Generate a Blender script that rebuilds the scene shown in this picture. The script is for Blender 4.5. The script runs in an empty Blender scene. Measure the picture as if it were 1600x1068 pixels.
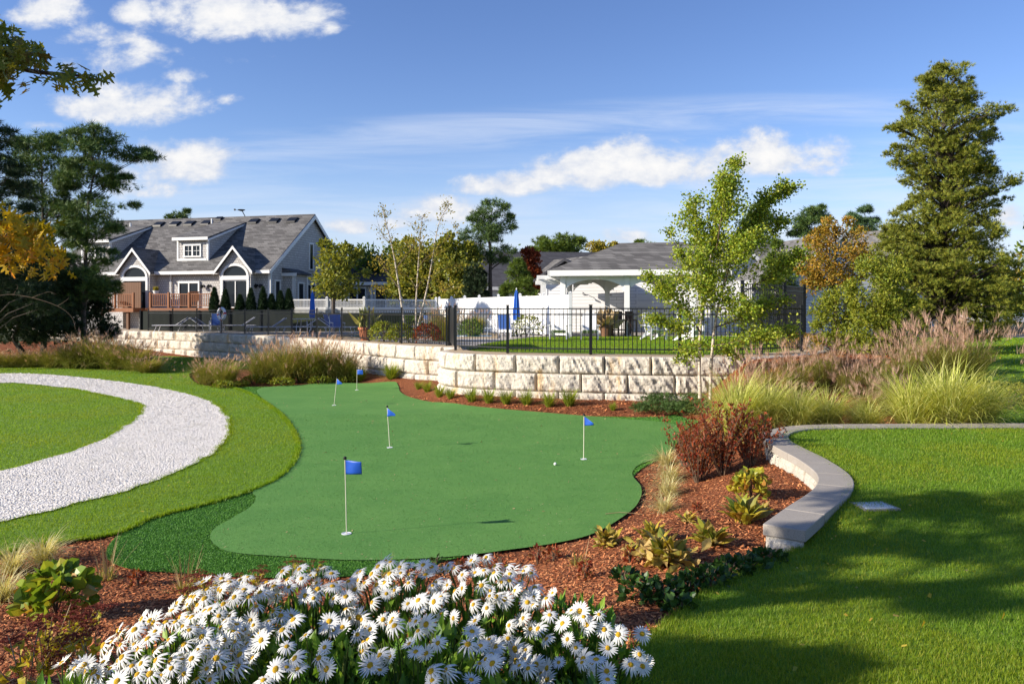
import bpy, math, random
import numpy as np
from mathutils import Vector, noise
from mathutils.geometry import delaunay_2d_cdt
R = math.radians
random.seed(7); rng = np.random.default_rng(7)
SC = bpy.context.scene
COL = SC.collection
# ------------------------------------------------------------------ camera
F = 1200.0; HZ = 485.0; EYE = 2.45
cam = bpy.data.objects.new('camera', bpy.data.cameras.new('camera'))
COL.objects.link(cam); SC.camera = cam
cam.location = (0, 0, EYE); cam.rotation_euler = (R(90), 0, 0)
cam.data.sensor_width = 36; cam.data.lens = 36*F/1600
cam.data.shift_y = -(534-HZ)/1600
cam.data.clip_start = 0.05; cam.data.clip_end = 4000
# ------------------------------------------------------------------ light
SUN_EL = 24.0; SAZ = (-0.955, -0.30)
sl = bpy.data.lights.new('sun', 'SUN'); sl.energy = 5.0; sl.angle = R(0.55); sl.color = (1.0, 0.905, 0.77)
so = bpy.data.objects.new('sun', sl); COL.objects.link(so)
n_ = math.hypot(*SAZ)
sdir = Vector((SAZ[0]/n_*math.cos(R(SUN_EL)), SAZ[1]/n_*math.cos(R(SUN_EL)), math.sin(R(SUN_EL))))
so.rotation_euler = sdir.to_track_quat('Z', 'Y').to_euler(); so.location = (-20, -5, 30)
vs = SC.view_settings
vs.view_transform = 'Standard'; vs.look = 'None'; vs.gamma = 1; vs.use_curve_mapping = False
vs.exposure = 0.82
SC.cycles.use_denoising = True
SC.cycles.max_bounces = 6; SC.cycles.transparent_max_bounces = 8
SC.cycles.diffuse_bounces = 3; SC.cycles.glossy_bounces = 2; SC.cycles.transmission_bounces = 4

class NT:
    def __init__(s, t): s.t = t
    def n(s, typ, **k):
        x = s.t.nodes.new(typ)
        for a, v in k.items(): setattr(x, a, v)
        return x
    def link(s, a, b): s.t.links.new(a, b)
    def val(s, x, sock):
        if hasattr(x, 'is_output') or isinstance(x, bpy.types.NodeSocket): s.link(x, sock)
        else: sock.default_value = x
    def m(s, op, a, b=0.0, c=None, clamp=False):
        x = s.n('ShaderNodeMath', operation=op, use_clamp=clamp)
        s.val(a, x.inputs[0]); s.val(b, x.inputs[1])
        if c is not None: s.val(c, x.inputs[2])
        return x.outputs[0]
    def mix(s, f, a, b, mode='MIX'):
        x = s.n('ShaderNodeMix', data_type='RGBA', blend_type=mode)
        s.val(f, x.inputs[0])
        for q, i in ((a, 6), (b, 7)):
            if isinstance(q, tuple): x.inputs[i].default_value = (*q[:3], 1)
            else: s.link(q, x.inputs[i])
        return x.outputs[2]
    def noise(s, scale, detail=4, rough=.55, vec=None, dim='3D', dist=0.0):
        x = s.n('ShaderNodeTexNoise', noise_dimensions=dim)
        x.inputs['Scale'].default_value = scale; x.inputs['Detail'].default_value = detail
        x.inputs['Roughness'].default_value = rough; x.inputs['Distortion'].default_value = dist
        if vec is not None: s.link(vec, x.inputs['Vector'])
        return x.outputs[0]
    def ramp(s, f, stops, interp='LINEAR'):
        x = s.n('ShaderNodeValToRGB'); cr = x.color_ramp; cr.interpolation = interp
        while len(cr.elements) < len(stops): cr.elements.new(0.5)
        for e, (p, c) in zip(cr.elements, stops):
            e.position = p; e.color = (*c[:3], 1) if isinstance(c, tuple) else (c, c, c, 1)
        s.link(f, x.inputs[0]); return x.outputs[0]
    def sstep(s, v, a, b):
        x = s.n('ShaderNodeMapRange', interpolation_type='SMOOTHSTEP')
        s.val(v, x.inputs[0]); x.inputs[1].default_value = a; x.inputs[2].default_value = b
        x.inputs[3].default_value = 0; x.inputs[4].default_value = 1
        return x.outputs[0]

# ------------------------------------------------------------------ sky
W = bpy.data.worlds.new('World'); SC.world = W; W.use_nodes = True
wt = W.node_tree; wt.nodes.clear(); g = NT(wt)
sky = g.n('ShaderNodeTexSky', sky_type='NISHITA'); sky.sun_disc = False
sky.sun_elevation = R(SUN_EL); sky.sun_rotation = math.atan2(SAZ[0], SAZ[1])
sky.air_density = 1.0; sky.dust_density = 0.25; sky.ozone_density = 2.6
tc = g.n('ShaderNodeTexCoord'); D = tc.outputs['Generated']
sp = g.n('ShaderNodeSeparateXYZ'); g.link(D, sp.inputs[0])
dx, dy, dz = sp.outputs
ady = g.m('MAXIMUM', g.m('ABSOLUTE', dy), 0.08)
U = g.m('DIVIDE', dx, ady); V = g.m('DIVIDE', dz, ady)
cv = g.n('ShaderNodeCombineXYZ'); g.link(U, cv.inputs[0]); g.link(V, cv.inputs[1]); UV = cv.outputs[0]
sc_ = g.n('ShaderNodeMapping'); sc_.inputs['Scale'].default_value = (1, 1.5, 1); g.link(UV, sc_.inputs[0])
nz = g.noise(11, 9, .6, sc_.outputs[0], dist=.25)
nzf = g.noise(34, 6, .6, sc_.outputs[0])
clouds = [(80,24,50,34,.95),(40,26,32,20,.65),(208,20,28,22,.75),(375,32,122,46,1.1),(185,92,84,32,.85),(125,60,46,22,.7),(215,168,100,40,.95),(150,150,44,28,.6),(280,120,34,14,.6),
          (265,262,98,38,.9),(228,298,62,20,.9),(185,236,40,22,.45),(362,158,26,10,.5),(512,42,18,18,.6),(790,292,78,20,1.0),(905,270,72,34,1.2),
          (1035,258,108,42,1.2),(1190,248,118,38,1.05),(560,354,44,12,.7),(608,350,50,13,.75),(700,334,84,24,.9),(1590,348,70,20,.85),(60,196,34,9,.4),
          (385,92,40,16,.45),(960,372,50,16,.7)]
mask = None
for px, py, rx, ry, a in clouds:
    ex = g.m('MULTIPLY', g.m('SUBTRACT', U, (px-800)/F), F/rx)
    ey = g.m('MULTIPLY', g.m('SUBTRACT', V, (HZ-py)/F), F/ry)
    # flatter undersides: the lower half falls off faster
    ey = g.m('MULTIPLY', ey, g.m('ADD', g.m('MULTIPLY', g.m('LESS_THAN', ey, 0.0), .45), 1.0))
    e = g.m('SUBTRACT', a, g.m('MULTIPLY', g.m('ADD', g.m('POWER', ex, 2.0), g.m('POWER', ey, 2.0)), .42*a+.12))
    mask = e if mask is None else g.m('MAXIMUM', mask, e)
mask = g.m('MAXIMUM', mask, -1.5)
dens = g.m('ADD', mask, g.m('ADD', g.m('MULTIPLY', g.m('SUBTRACT', nz, .5), 3.3), g.m('MULTIPLY', g.m('SUBTRACT', nzf, .5), .9)))
cum = g.m('POWER', g.sstep(dens, 0.06, .95), 1.15)
# cirrus streaks
rot = g.n('ShaderNodeMapping'); rot.inputs['Rotation'].default_value = (0, 0, R(-4)); rot.inputs['Scale'].default_value = (1.1, 13, 1)
g.link(UV, rot.inputs[0])
ci = g.noise(2.6, 8, .62, rot.outputs[0], dist=.6)
def band(cx, cy, rx, ry, tilt):
    t = g.m('SUBTRACT', U, (cx-800)/F)
    v = g.m('SUBTRACT', g.m('SUBTRACT', V, (HZ-cy)/F), g.m('MULTIPLY', t, tilt))
    q = g.m('ADD', g.m('POWER', g.m('MULTIPLY', t, F/rx), 2.0), g.m('POWER', g.m('MULTIPLY', v, F/ry), 2.0))
    return g.m('SUBTRACT', 1.0, g.sstep(q, 0.0, 1.6))
b1 = band(900, 195, 620, 34, .06); b2 = band(560, 225, 330, 26, .05); b3 = band(1330, 300, 420, 75, .0); b4 = band(1420, 215, 330, 60, .02)
lo = g.m('SUBTRACT', 1.0, g.sstep(V, .05, .26))
cs = g.m('MAXIMUM', g.m('MAXIMUM', g.m('MULTIPLY', b1, .62), g.m('MULTIPLY', b2, .5)), g.m('MAXIMUM', g.m('MULTIPLY', b3, .8), g.m('MULTIPLY', b4, .45)))
cs = g.m('MAXIMUM', cs, g.m('MULTIPLY', lo, .9))
cir = g.m('MULTIPLY', cs, g.sstep(ci, .33, .72))
sh = g.sstep(g.m('ADD', V, g.m('MULTIPLY', nz, -.0)), 0, 1)
hs = g.n('ShaderNodeHueSaturation'); hs.inputs['Hue'].default_value = .506; hs.inputs['Saturation'].default_value = 1.06; g.link(sky.outputs[0], hs.inputs['Color'])
skyc = g.mix(1.0, hs.outputs[0], (.99, 1.0, 1.14), 'MULTIPLY')
skyc = g.mix(g.m('MULTIPLY', g.m('SUBTRACT', 1.0, g.sstep(V, .0, .22)), .8), skyc, (3.9, 4.45, 5.5))
zen = g.sstep(V, .10, .42)
skyc = g.mix(g.m('MULTIPLY', zen, .36), skyc, g.mix(1.0, skyc, (.62, .74, .88), 'MULTIPLY'))
cc = g.mix(g.sstep(g.m('ADD', g.m('MULTIPLY', nzf, .6), g.m('MULTIPLY', dens, .25)), .28, .78), (4.0, 4.35, 5.1), (5.95, 5.9, 5.85))
c1 = g.mix(g.m('MULTIPLY', cir, .72), skyc, (4.9, 5.3, 6.1))
c2 = g.mix(cum, c1, cc)
bg = g.n('ShaderNodeBackground'); g.link(c2, bg.inputs[0]); bg.inputs[1].default_value = .094
wo = g.n('ShaderNodeOutputWorld'); g.link(bg.outputs[0], wo.inputs[0])

# ------------------------------------------------------------------ materials
def newmat(name):
    m = bpy.data.materials.new(name); m.use_nodes = True; m.node_tree.nodes.clear()
    return m, NT(m.node_tree)
def fin(m, g, shader):
    o = g.n('ShaderNodeOutputMaterial'); g.link(shader, o.inputs[0]); return m
def princ(g, col, rough=.7, bump=None, bstr=.3, bdist=.02, metal=0, spec=.3):
    p = g.n('ShaderNodeBsdfPrincipled')
    if isinstance(col, tuple): p.inputs['Base Color'].default_value = (*col[:3], 1)
    else: g.link(col, p.inputs['Base Color'])
    g.val(rough, p.inputs['Roughness']); p.inputs['Metallic'].default_value = metal
    p.inputs['Specular IOR Level'].default_value = spec
    if bump is not None:
        b = g.n('ShaderNodeBump'); b.inputs['Strength'].default_value = bstr; b.inputs['Distance'].default_value = bdist
        g.link(bump, b.inputs['Height']); g.link(b.outputs[0], p.inputs['Normal'])
    return p.outputs[0]
def pos(g):
    return g.n('ShaderNodeNewGeometry').outputs['Position']
def objco(g): return g.n('ShaderNodeTexCoord').outputs['Object']
def simple(name, col, rough=.6, var=.12, scale=6, metal=0, spec=.3, bstr=.1):
    m, g = newmat(name); n = g.noise(scale, 5, .6, objco(g))
    c = g.mix(n, tuple(x*(1-var) for x in col), tuple(min(1, x*(1+var)) for x in col))
    return fin(m, g, princ(g, c, rough, n, bstr, .01, metal, spec))
def leafmat(name, stops, trans=.35, rough=.55, big=None, spec=.25):
    """stops: list of colours chosen per leaf"""
    m, g = newmat(name)
    ge = g.n('ShaderNodeNewGeometry'); rnd = ge.outputs['Random Per Island']
    k = len(stops)
    c = g.ramp(rnd, [((i+.0)/max(1, k-1), s) for i, s in enumerate(stops)])
    if big:
        nb = g.sstep(g.noise(big[0], 2, .5, ge.outputs['Position']), .42, .6)
        c = g.mix(nb, c, g.mix(1.0, c, big[1], 'MULTIPLY'))
    p = princ(g, c, rough, spec=spec)
    t = g.n('ShaderNodeBsdfTranslucent')
    tcx = g.mix(1.0, c, (1.5, 1.35, .7), 'MULTIPLY'); g.link(tcx, t.inputs[0])
    x = g.n('ShaderNodeMixShader'); x.inputs[0].default_value = trans
    g.link(p, x.inputs[1]); g.link(t.outputs[0], x.inputs[2])
    return fin(m, g, x.outputs[0])
M = {}
M['lawn_soil'] = simple('lawn_soil', (.10, .19, .012), .95, .4, 3, bstr=.3)
def m_green():
    m, g = newmat('putting_turf'); P = pos(g)
    a = g.noise(.9, 6, .68, P); b = g.noise(70, 3, .7, P); c = g.noise(130, 3, .7, P)
    col = g.mix(g.sstep(a, .3, .7), (.085, .200, .044), (.118, .245, .056))
    col = g.mix(g.m('MULTIPLY', g.sstep(b, .35, .65), .35), col, (.105, .31, .085))
    col = g.mix(g.m('MULTIPLY', g.sstep(c, .55, .66), .55), col, (.035, .12, .025))
    col = g.mix(g.m('MULTIPLY', g.sstep(g.noise(6, 5, .75, P), .5, .7), .28), col, (.13, .25, .07))
    sp1 = g.sstep(g.noise(23, 1, .5, P), .74, .79)
    col = g.mix(g.m('MULTIPLY', sp1, .7), col, (.35, .36, .2))
    return fin(m, g, princ(g, col, .9, c, .6, .006, spec=.12))
M['green'] = m_green()
M['fringe'] = simple('fringe_turf', (.03, .11, .02), .95, .4, 30, bstr=.5)
def m_mulch():
    m, g = newmat('bark_mulch'); P = pos(g)
    v = g.n('ShaderNodeTexVoronoi'); v.inputs['Scale'].default_value = 26; 
    mp = g.n('ShaderNodeMapping'); mp.inputs['Scale'].default_value = (1, 1.7, 1); g.link(P, mp.inputs[0]); g.link(mp.outputs[0], v.inputs['Vector'])
    r = g.ramp(g.noise(30, 5, .7, P), [(.3, (.09, .03, .014)), (.5, (.30, .098, .040)), (.68, (.46, .19, .085))])
    c = g.mix(g.m('MULTIPLY', g.sstep(v.outputs[0], .2, .7), .5), r, (.05, .02, .012))
    return fin(m, g, princ(g, c, .9, v.outputs[0], .9, .03, spec=.1))
M['mulch'] = m_mulch()
def m_path():
    m, g = newmat('crushed_shell'); P = pos(g)
    v = g.n('ShaderNodeTexVoronoi'); v.inputs['Scale'].default_value = 34; g.link(P, v.inputs['Vector'])
    c = g.ramp(v.outputs['Distance'], [(0, (.86, .81, .74)), (.55, (.76, .71, .64)), (.9, (.45, .41, .35))])
    n = g.noise(1.3, 6, .7, P)
    c = g.mix(g.m('MULTIPLY', g.sstep(n, .5, .72), .35), c, (.44, .40, .30))
    c = g.mix(g.m('MULTIPLY', g.sstep(g.noise(14, 4, .7, P), .6, .7), .5), c, (.20, .20, .14))
    return fin(m, g, princ(g, c, .85, v.outputs['Distance'], .8, .03, spec=.2))
M['path'] = m_path()
def m_stone(name, a, b, st, sc=1.0):
    m, g = newmat(name); P = pos(g)
    mp = g.n('ShaderNodeMapping'); mp.inputs['Scale'].default_value = (1, 1, .45); g.link(P, mp.inputs[0])
    n1 = g.noise(3*sc, 8, .65, mp.outputs[0]); n2 = g.noise(22*sc, 6, .7, P)
    c = g.mix(n1, a, b)
    c = g.mix(g.sstep(n2, .5, .7), c, tuple(x*.72 for x in a))
    mp2 = g.n('ShaderNodeMapping'); mp2.inputs['Scale'].default_value = (1.6, 1.6, .28); g.link(P, mp2.inputs[0])
    n3 = g.noise(1.5*sc, 5, .6, mp2.outputs[0])
    c = g.mix(g.m('MULTIPLY', g.sstep(n3, .56, .68), .65), c, st)
    h_ = g.m('ADD', n2, g.m('MULTIPLY', n1, 1.5))
    return fin(m, g, princ(g, c, .9, h_, .7, .035, spec=.15))
M['stone'] = m_stone('cast_stone', (.50, .44, .36), (.64, .59, .51), (.52, .33, .13))
M['seatstone'] = m_stone('split_stone', (.42, .39, .33), (.58, .54, .47), (.30, .25, .17), 2.2)
def m_cap():
    m, g = newmat('cap_concrete'); P = pos(g)
    n = g.noise(5, 6, .6, P); f = g.noise(160, 2, .6, P)
    c = g.mix(n, (.29, .26, .225), (.37, .335, .29)); c = g.mix(g.sstep(f, .5, .7), c, (.21, .19, .165))
    c = g.mix(g.m('MULTIPLY', g.sstep(g.noise(2.2, 5, .7, P), .58, .7), .4), c, (.36, .34, .31))
    return fin(m, g, princ(g, c, .85, f, .35, .006, spec=.2))
M['cap'] = m_cap()
M['sand'] = simple('sandy_grit', (.42, .32, .20), .95, .3, 40, bstr=.6)
M['deckconc'] = simple('pool_concrete', (.40, .36, .31), .9, .12, 3)
M['asphalt'] = simple('asphalt', (.06, .06, .065), .9, .2, 12)
M['black'] = simple('black_metal', (.008, .009, .010), .38, .1, 9, spec=.5, bstr=0)
M['white'] = simple('white_vinyl', (.76, .76, .75), .45, .04, 2, bstr=.02)
M['trim'] = simple('white_trim', (.74, .74, .72), .5, .05, 3, bstr=.03)
def m_shingle(name, a, b, row=.14, ro=.07, wid=.16, mortar=.012, rough=.85, wood=True, tint=None):
    m, g = newmat(name); O = objco(g)
    s = g.n('ShaderNodeSeparateXYZ'); g.link(O, s.inputs[0])
    cb = g.n('ShaderNodeCombineXYZ'); g.link(g.m('ADD', s.outputs[0], s.outputs[1]), cb.inputs[0]); g.link(s.outputs[2], cb.inputs[1])
    br = g.n('ShaderNodeTexBrick'); g.link(cb.outputs[0], br.inputs['Vector'])
    br.offset = .5
    br.inputs['Scale'].default_value = 1; br.inputs['Brick Width'].default_value = wid; br.inputs['Row Height'].default_value = row
    br.inputs['Mortar Size'].default_value = mortar; br.inputs['Color1'].default_value = (*a, 1); br.inputs['Color2'].default_value = (*b, 1)
    br.inputs['Mortar'].default_value = (*[x*.42 for x in a], 1); br.inputs['Bias'].default_value = 0
    n = g.noise(1.2, 6, .65, O)
    c = g.mix(g.m('MULTIPLY', n, .55), br.outputs[0], tint or tuple(x*.8 for x in a))
    return fin(m, g, princ(g, c, rough, br.outputs['Fac'], -.5 if wood else -.4, .02, spec=.15))
M['shingle'] = m_shingle('cedar_shingle', (.47, .45, .43), (.62, .60, .575), .16, wid=.17, mortar=.014)
M['siding'] = m_shingle('white_siding', (.74, .74, .74), (.80, .80, .79), .17, wid=5, mortar=.012)
M['roof'] = m_shingle('asphalt_shingle', (.075, .072, .07), (.20, .193, .185), .13, wid=.42, mortar=.006, tint=(.115, .11, .107))
M['roofdark'] = m_shingle('dark_roof', (.055, .055, .062), (.09, .09, .10), .15, wid=.4, mortar=.008)
def m_glass():
    m, g = newmat('window_glass')
    p = g.n('ShaderNodeBsdfPrincipled'); p.inputs['Base Color'].default_value = (.015, .02, .026, 1)
    p.inputs['Roughness'].default_value = .12; p.inputs['Specular IOR Level'].default_value = .28
    return fin(m, g, p.outputs[0])
M['glass'] = m_glass()
def m_wood(name, a, b):
    m, g = newmat(name); O = objco(g)
    mp = g.n('ShaderNodeMapping'); mp.inputs['Scale'].default_value = (9, 9, .8); g.link(O, mp.inputs[0])
    n = g.noise(3, 6, .6, mp.outputs[0]); c = g.mix(n, a, b)
    return fin(m, g, princ(g, c, .6, n, .3, .01, spec=.3))
M['redwood'] = m_wood('red_cedar', (.16, .052, .02), (.36, .15, .06))
M['door'] = m_wood('screen_wood', (.10, .045, .02), (.20, .10, .05))
M['bark'] = m_wood('bark', (.035, .026, .02), (.11, .085, .065))
M['twig'] = m_wood('twig', (.07, .045, .03), (.16, .11, .07))
M['darkbark'] = m_wood('darkbark', (.03, .022, .017), (.07, .055, .045))
M['greybark'] = m_wood('greybark', (.10, .085, .07), (.24, .21, .18))
def m_birch():
    m, g = newmat('birch_bark'); O = objco(g)
    mp = g.n('ShaderNodeMapping'); mp.inputs['Scale'].default_value = (3, 3, 14); g.link(O, mp.inputs[0])
    n = g.noise(1.6, 5, .7, mp.outputs[0])
    c = g.ramp(n, [(.36, (.06, .045, .035)), (.47, (.48, .40, .31)), (.7, (.66, .58, .48))])
    return fin(m, g, princ(g, c, .7, n, .4, .01))
M['birch'] = m_birch()
M['blue'] = simple('blue_cloth', (.012, .085, .46), .42, .15, 12, spec=.5, bstr=.15)
M['umb'] = simple('umbrella_cloth', (.04, .16, .55), .7, .15, 6)
M['sling'] = simple('blue_sling', (.05, .13, .42), .7, .2, 20)
M['strap'] = simple('strap_white', (.62, .63, .68), .5, .1, 6)
M['bamboo'] = simple('flag_pole', (.62, .60, .46), .4, .06, 8)
M['rubber'] = simple('black_knob', (.01, .01, .01), .4, .1, 8)
M['ball'] = simple('golf_ball', (.8, .8, .78), .35, .03, 60, bstr=.3)
M['terra'] = simple('terracotta', (.36, .13, .06), .8, .15, 8)
M['wicker'] = simple('wicker', (.16, .08, .045), .8, .4, 40, bstr=.6)
M['darkwood'] = simple('dark_wood', (.06, .03, .02), .6, .3, 12)
M['cover'] = simple('pale_cover', (.46, .50, .54), .7, .12, 22, bstr=.3)
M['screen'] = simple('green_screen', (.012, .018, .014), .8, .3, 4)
M['water'] = simple('pool_water', (.03, .28, .42), .05, .1, 2, spec=.6)
M['red'] = simple('red_band', (.45, .02, .02), .6, .1, 4)
M['stem'] = leafmat('stem_green', [(.05, .09, .015), (.10, .13, .03)], .1)
M['grass'] = leafmat('lawn_blade', [(.085, .175, .010), (.14, .26, .014), (.21, .33, .025), (.11, .215, .012), (.28, .34, .06)], .42, .5, big=(.8, (1.25, 1.02, .8)))
M['grassfar'] = leafmat('far_lawn_blade', [(.11, .215, .008), (.17, .30, .010), (.235, .36, .018), (.14, .26, .009)], .42, .5, big=(.45, (1.18, 1.0, .85)))
M['greenfibre'] = leafmat('green_fibre', [(0.065, 0.178, 0.035), (0.095, 0.243, 0.048), (0.130, 0.297, 0.062), (0.050, 0.140, 0.030)], .1, .7)
M['fringeblade'] = leafmat('fringe_blade', [(0.053, 0.168, 0.022), (0.090, 0.251, 0.032), (0.126, 0.310, 0.040)], .15, .6)
M['chips'] = leafmat('bark_chip', [(0.095, 0.030, 0.014), (0.342, 0.105, 0.036), (0.547, 0.189, 0.070), (0.710, 0.309, 0.121), (0.232, 0.070, 0.026), (0.437, 0.196, 0.085)], 0, .85)
M['shell'] = leafmat('shell_chip', [(.64, .59, .52), (.86, .82, .76), (.88, .85, .80), (.76, .71, .64)], 0, .6)
M['petal'] = leafmat('petal_white', [(.66, .66, .64), (.74, .74, .72), (.78, .78, .76)], .22, .6, spec=.1)
M['disc'] = simple('flower_disc', (.62, .36, .015), .8, .25, 200, bstr=.8)
M['daisyleaf'] = leafmat('daisy_leaf', [(0.048, 0.120, 0.016), (0.088, 0.200, 0.022), (0.160, 0.304, 0.032), (0.256, 0.384, 0.048)], .3, .4)
M['pine'] = leafmat('pine_needle', [(0.032, 0.068, 0.022), (0.058, 0.117, 0.032), (0.102, 0.176, 0.041), (0.180, 0.225, 0.050)], .12, .6)
M['pinedark'] = leafmat('dark_needle', [(0.014, 0.028, 0.012), (0.024, 0.046, 0.016), (0.043, 0.070, 0.022)], .08, .6)
M['whitepine'] = leafmat('white_pine', [(0.040, 0.086, 0.035), (0.078, 0.149, 0.055), (0.140, 0.218, 0.078)], .12, .6)
M['cedar'] = leafmat('cedar_spray', [(0.054, 0.091, 0.015), (0.123, 0.164, 0.020), (0.235, 0.253, 0.027), (0.301, 0.276, 0.034), (0.090, 0.130, 0.020)], .15, .6)
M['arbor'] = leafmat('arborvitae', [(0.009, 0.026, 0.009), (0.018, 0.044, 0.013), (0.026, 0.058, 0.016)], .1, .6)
M['oakgreen'] = leafmat('oak_green', [(0.070, 0.105, 0.017), (0.126, 0.154, 0.020), (0.196, 0.196, 0.025), (0.140, 0.098, 0.021)], .35, .45)
M['oakyellow'] = leafmat('oak_yellow', [(0.250, 0.203, 0.012), (0.450, 0.311, 0.012), (0.575, 0.351, 0.020), (0.150, 0.176, 0.012), (0.525, 0.216, 0.020)], .4, .45)
M['treegreen'] = leafmat('tree_green', [(0.055, 0.100, 0.018), (0.109, 0.173, 0.026), (0.182, 0.237, 0.033)], .28, .55)
M['treeolive'] = leafmat('tree_olive', [(0.112, 0.142, 0.021), (0.206, 0.225, 0.029), (0.332, 0.317, 0.039), (0.079, 0.118, 0.021)], .3, .55)
M['treeyellow'] = leafmat('tree_yellow', [(0.221, 0.193, 0.025), (0.373, 0.290, 0.030), (0.166, 0.179, 0.025), (0.455, 0.304, 0.041)], .32, .55)
M['treeorange'] = leafmat('tree_orange', [(0.276, 0.149, 0.021), (0.414, 0.218, 0.023), (0.196, 0.172, 0.023), (0.483, 0.276, 0.034), (0.149, 0.161, 0.023), (0.345, 0.230, 0.034)], .3, .55)
M['treered'] = leafmat('tree_red', [(.20, .035, .015), (.13, .03, .012), (.28, .07, .02)], .3, .55)
M['birchleaf'] = leafmat('birch_leaf', [(0.114, 0.186, 0.018), (0.194, 0.282, 0.023), (0.296, 0.372, 0.034), (0.422, 0.432, 0.052), (0.080, 0.132, 0.016)], .35, .42)
M['shrub'] = leafmat('shrub_leaf', [(0.109, 0.156, 0.016), (0.187, 0.234, 0.022), (0.312, 0.312, 0.029), (0.078, 0.109, 0.016)], .3, .5)
M['redshrub'] = leafmat('red_leaf', [(0.270, 0.042, 0.018), (0.162, 0.033, 0.016), (0.392, 0.083, 0.026), (0.216, 0.075, 0.026), (0.135, 0.090, 0.023)], .32, .5)
M['limegrass'] = leafmat('lime_blade', [(.40, .44, .07), (.62, .62, .16), (.76, .74, .30), (.26, .33, .04), (.50, .53, .10)], .35, .5)
M['midgrass'] = leafmat('green_blade', [(.15, .20, .030), (.25, .28, .045), (.36, .35, .08), (.38, .30, .11)], .32, .5)
M['brightgrass'] = leafmat('bright_blade', [(.14, .22, .02), (.24, .31, .03), (.33, .36, .04)], .32, .5)
M['palegrass'] = leafmat('pale_blade', [(.55, .52, .26), (.68, .62, .36), (.42, .42, .12), (.60, .50, .28)], .32, .5)
M['plume'] = leafmat('plume_pink', [(.42, .25, .19), (.56, .37, .29), (.48, .32, .22), (.66, .50, .38)], .25, .8)
M['dry'] = leafmat('dry_stalk', [(.28, .20, .10), (.40, .30, .17), (.20, .14, .06)], .15, .8)
M['hosta'] = leafmat('hosta_leaf', [(.22, .26, .03), (.42, .34, .03), (.50, .33, .05), (.14, .22, .025), (.40, .25, .09)], .3, .4)
M['hostadry'] = leafmat('hosta_dry', [(.36, .24, .09), (.48, .34, .12), (.42, .30, .06), (.24, .22, .04)], .25, .6)
M['hydra'] = leafmat('hydrangea', [(0.084, 0.156, 0.017), (0.168, 0.264, 0.024), (0.264, 0.336, 0.036), (0.432, 0.168, 0.036)], .3, .4)
M['hydrayel'] = leafmat('hydrangea_yel', [(.30, .30, .03), (.46, .36, .03), (.20, .26, .03), (.50, .20, .05)], .3, .4)
M['ground'] = leafmat('groundcover', [(.02, .05, .012), (.035, .085, .016), (.06, .12, .02)], .2, .35)
M['juniper'] = leafmat('juniper', [(.04, .085, .02), (.07, .13, .03), (.10, .15, .04)], .15, .6)
M['sedumhead'] = leafmat('sedum_head', [(0.180, 0.039, 0.027), (0.270, 0.068, 0.045), (0.135, 0.033, 0.024)], .05, .9)
M['sedumleaf'] = leafmat('sedum_leaf', [(.38, .36, .03), (.48, .38, .03), (.26, .30, .03)], .3, .5)

# ------------------------------------------------------------------ object helpers
def link(o, parent=None):
    COL.objects.link(o)
    if parent is not None: o.parent = parent
    return o
def tag(o, label=None, cat=None, group=None, kind=None):
    if label: o['label'] = label
    if cat: o['category'] = cat
    if group: o['group'] = group
    if kind: o['kind'] = kind
    return o
def empty(name, loc=(0, 0, 0), rz=0, label=None, cat=None, group=None):
    o = bpy.data.objects.new(name, None); link(o); o.location = loc; o.rotation_euler = (0, 0, rz); o.empty_display_size = .2
    return tag(o, label, cat, group)
def npmesh(name, V, faces, mat, smooth=False, mi=None):
    """V (n,3); faces = list of int arrays (m,k)"""
    V = np.asarray(V, dtype=np.float32)
    me = bpy.data.meshes.new(name)
    faces = [np.asarray(f, dtype=np.int32) for f in faces if len(f)]
    loops = np.concatenate([f.ravel() for f in faces])
    tot = np.concatenate([np.full(len(f), f.shape[1], np.int32) for f in faces])
    st = np.concatenate([[0], np.cumsum(tot)[:-1]]).astype(np.int32)
    me.vertices.add(len(V)); me.vertices.foreach_set('co', V.ravel())
    me.loops.add(len(loops)); me.loops.foreach_set('vertex_index', loops)
    me.polygons.add(len(tot)); me.polygons.foreach_set('loop_start', st); me.polygons.foreach_set('loop_total', tot)
    for m in (mat if isinstance(mat, (list, tuple)) else [mat]): me.materials.append(m)
    if mi is not None: me.polygons.foreach_set('material_index', np.asarray(mi, np.int32))
    me.update(calc_edges=True); me.validate(verbose=False)
    me.shade_smooth() if smooth else me.shade_flat()
    return me
def npobj(name, V, faces, mat, parent=None, smooth=False, mi=None):
    return link(bpy.data.objects.new(name, npmesh(name, V, faces, mat, smooth, mi)), parent)
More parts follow.
